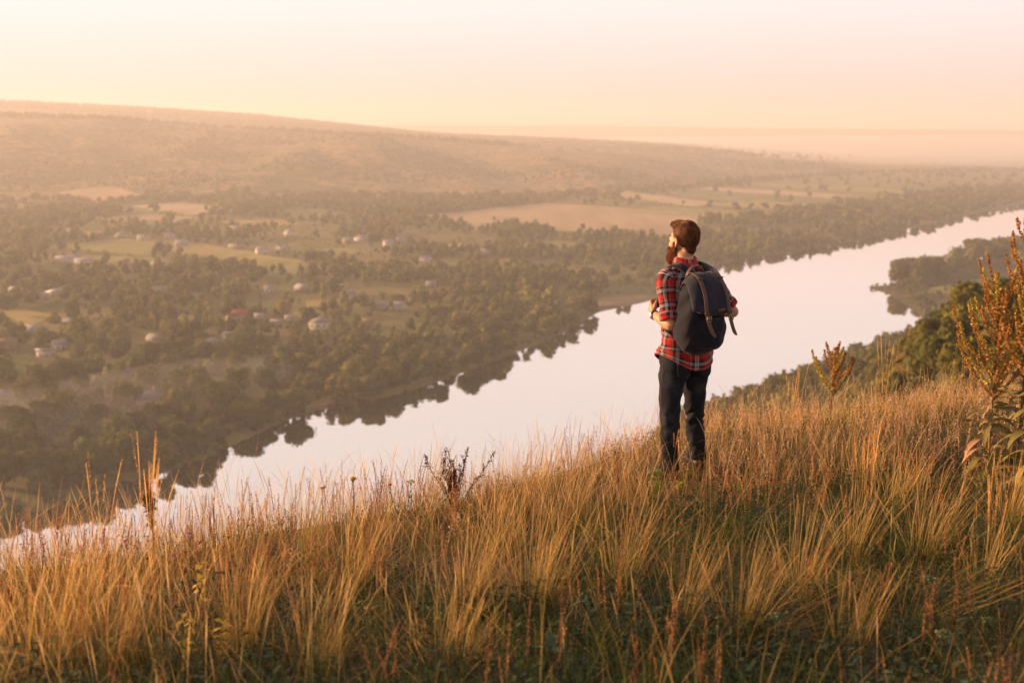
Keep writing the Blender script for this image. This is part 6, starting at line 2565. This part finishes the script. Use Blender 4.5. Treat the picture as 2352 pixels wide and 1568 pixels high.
for az, L, W, up in ((1.2, .075, .048, .9), (3.3, .070, .034, .5), (5.6, .070, .036, .4), (.2, .060, .040, .3)):
    l = PB()
    l.leaf([0, 0, .075], az, L, W, up, .7, [.13, .19, .12], .2, 8, .15)
    l.build("leaf", r, M_HERB)
b = PB()
b.tube([[0, 0, 0], [0, 0, .04], [0, 0, .078]], .003, .002, [.15, .16, .08], 5)
b.build("stem", r, M_HERB)

# dried mullein stem and its sheaf of tall stalks at the left
x, yy = pxy(362, 1440, 5.25)
r = plant("dried_mullein", x, yy, "dried brown mullein stem among tall stalks at the left, its tip over the water", "plant")
b = PB()
b.tube([[0, 0, 0], [.005, 0, .3], [-.005, 0, .56]], .007, .004, [.28, .16, .08], 6, 14)
b.build("stem", r, M_SEED)
for z0, z1, s_, c in ((.33, .57, .010, [.30, .15, .07]), (.42, .50, .013, [.13, .07, .045])):
    b = PB()
    n = 260
    zz = g.uniform(z0, z1, n)
    b.bits(np.stack([g.normal(0, s_, n), g.normal(0, s_, n), zz], 1), .006, c, 1.2, .35)
    b.build("seed_head", r, M_SEED)


def reed_sheaf(u, v, y, n, L, label, lean=(.0, .14)):
    x, yy = pxy(u, v, y)
    z = gz(x, yy)
    B = np.stack([g.normal(0, .025, n), g.normal(0, .02, n), np.full(n, -.01)], 1)
    V, Q, C, P = blades(B, g.uniform(L[0], L[1], n), g.uniform(0, 6.283, n), g.uniform(*lean, n), g.uniform(0, .15, n), g.uniform(.0018, .0026, n),
                        jit(STRAW2, n), jit(STRAW, n), 9, ([0, .7, .78, .85, .95, 1], [.75, .6, 1.8, 2.0, 1.6, .4]), (.02, 0))
    ac = Acc()
    ac.add(V, Q, C)
    tips = P[:, -3:].reshape(-1, 3)
    pb = PB()
    cc = np.repeat(P[:, -3], 26, 0) * (1 - np.tile(np.linspace(0, 1, 26), n)[:, None]) + np.repeat(P[:, -1], 26, 0) * np.tile(np.linspace(0, 1, 26), n)[:, None]
    pb.bits(cc + g.normal(0, .0016, cc.shape), .0022, STRAW * [1, .85, .8], 1.8, .3)
    ac.add(pb.V[0], pb.Q[0], pb.C[0])
    me = make_mesh("reed_sheaf", np.concatenate(ac.V), np.concatenate(ac.Q), col=np.concatenate(ac.C), mats=[M_GRASS])
    o = add_obj("reed_sheaf", me, None, (x, yy, z))
    tag(o, label, "grass", "sheaves of tall seed-topped stalks")


reed_sheaf(355, 1470, 5.15, 16, (.56, .80), "tallest sheaf of seed-topped stalks, rising over the river at the left", lean=(.0, .24))
reed_sheaf(235, 1400, 5.2, 5, (.50, .72), "thin pair of tall stalks left of the tallest sheaf")
reed_sheaf(2025, 1030, 9.4, 9, (.55, .85), "tall thin stalks between the lone dock plant and the tall weeds")
reed_sheaf(1815, 1050, 8.8, 9, (.45, .70), "thin upright stalks right of the man on the crest")
reed_sheaf(1985, 1300, 6.4, 14, (.42, .62), "stalks with seed tips on the right slope")
reed_sheaf(2250, 1520, 5.0, 8, (.40, .62), "sparse stalks with seed tips near the right bottom")
reed_sheaf(1555, 1120, 7.6, 4, (.34, .46), "few stalks crossing the man's left lower leg")
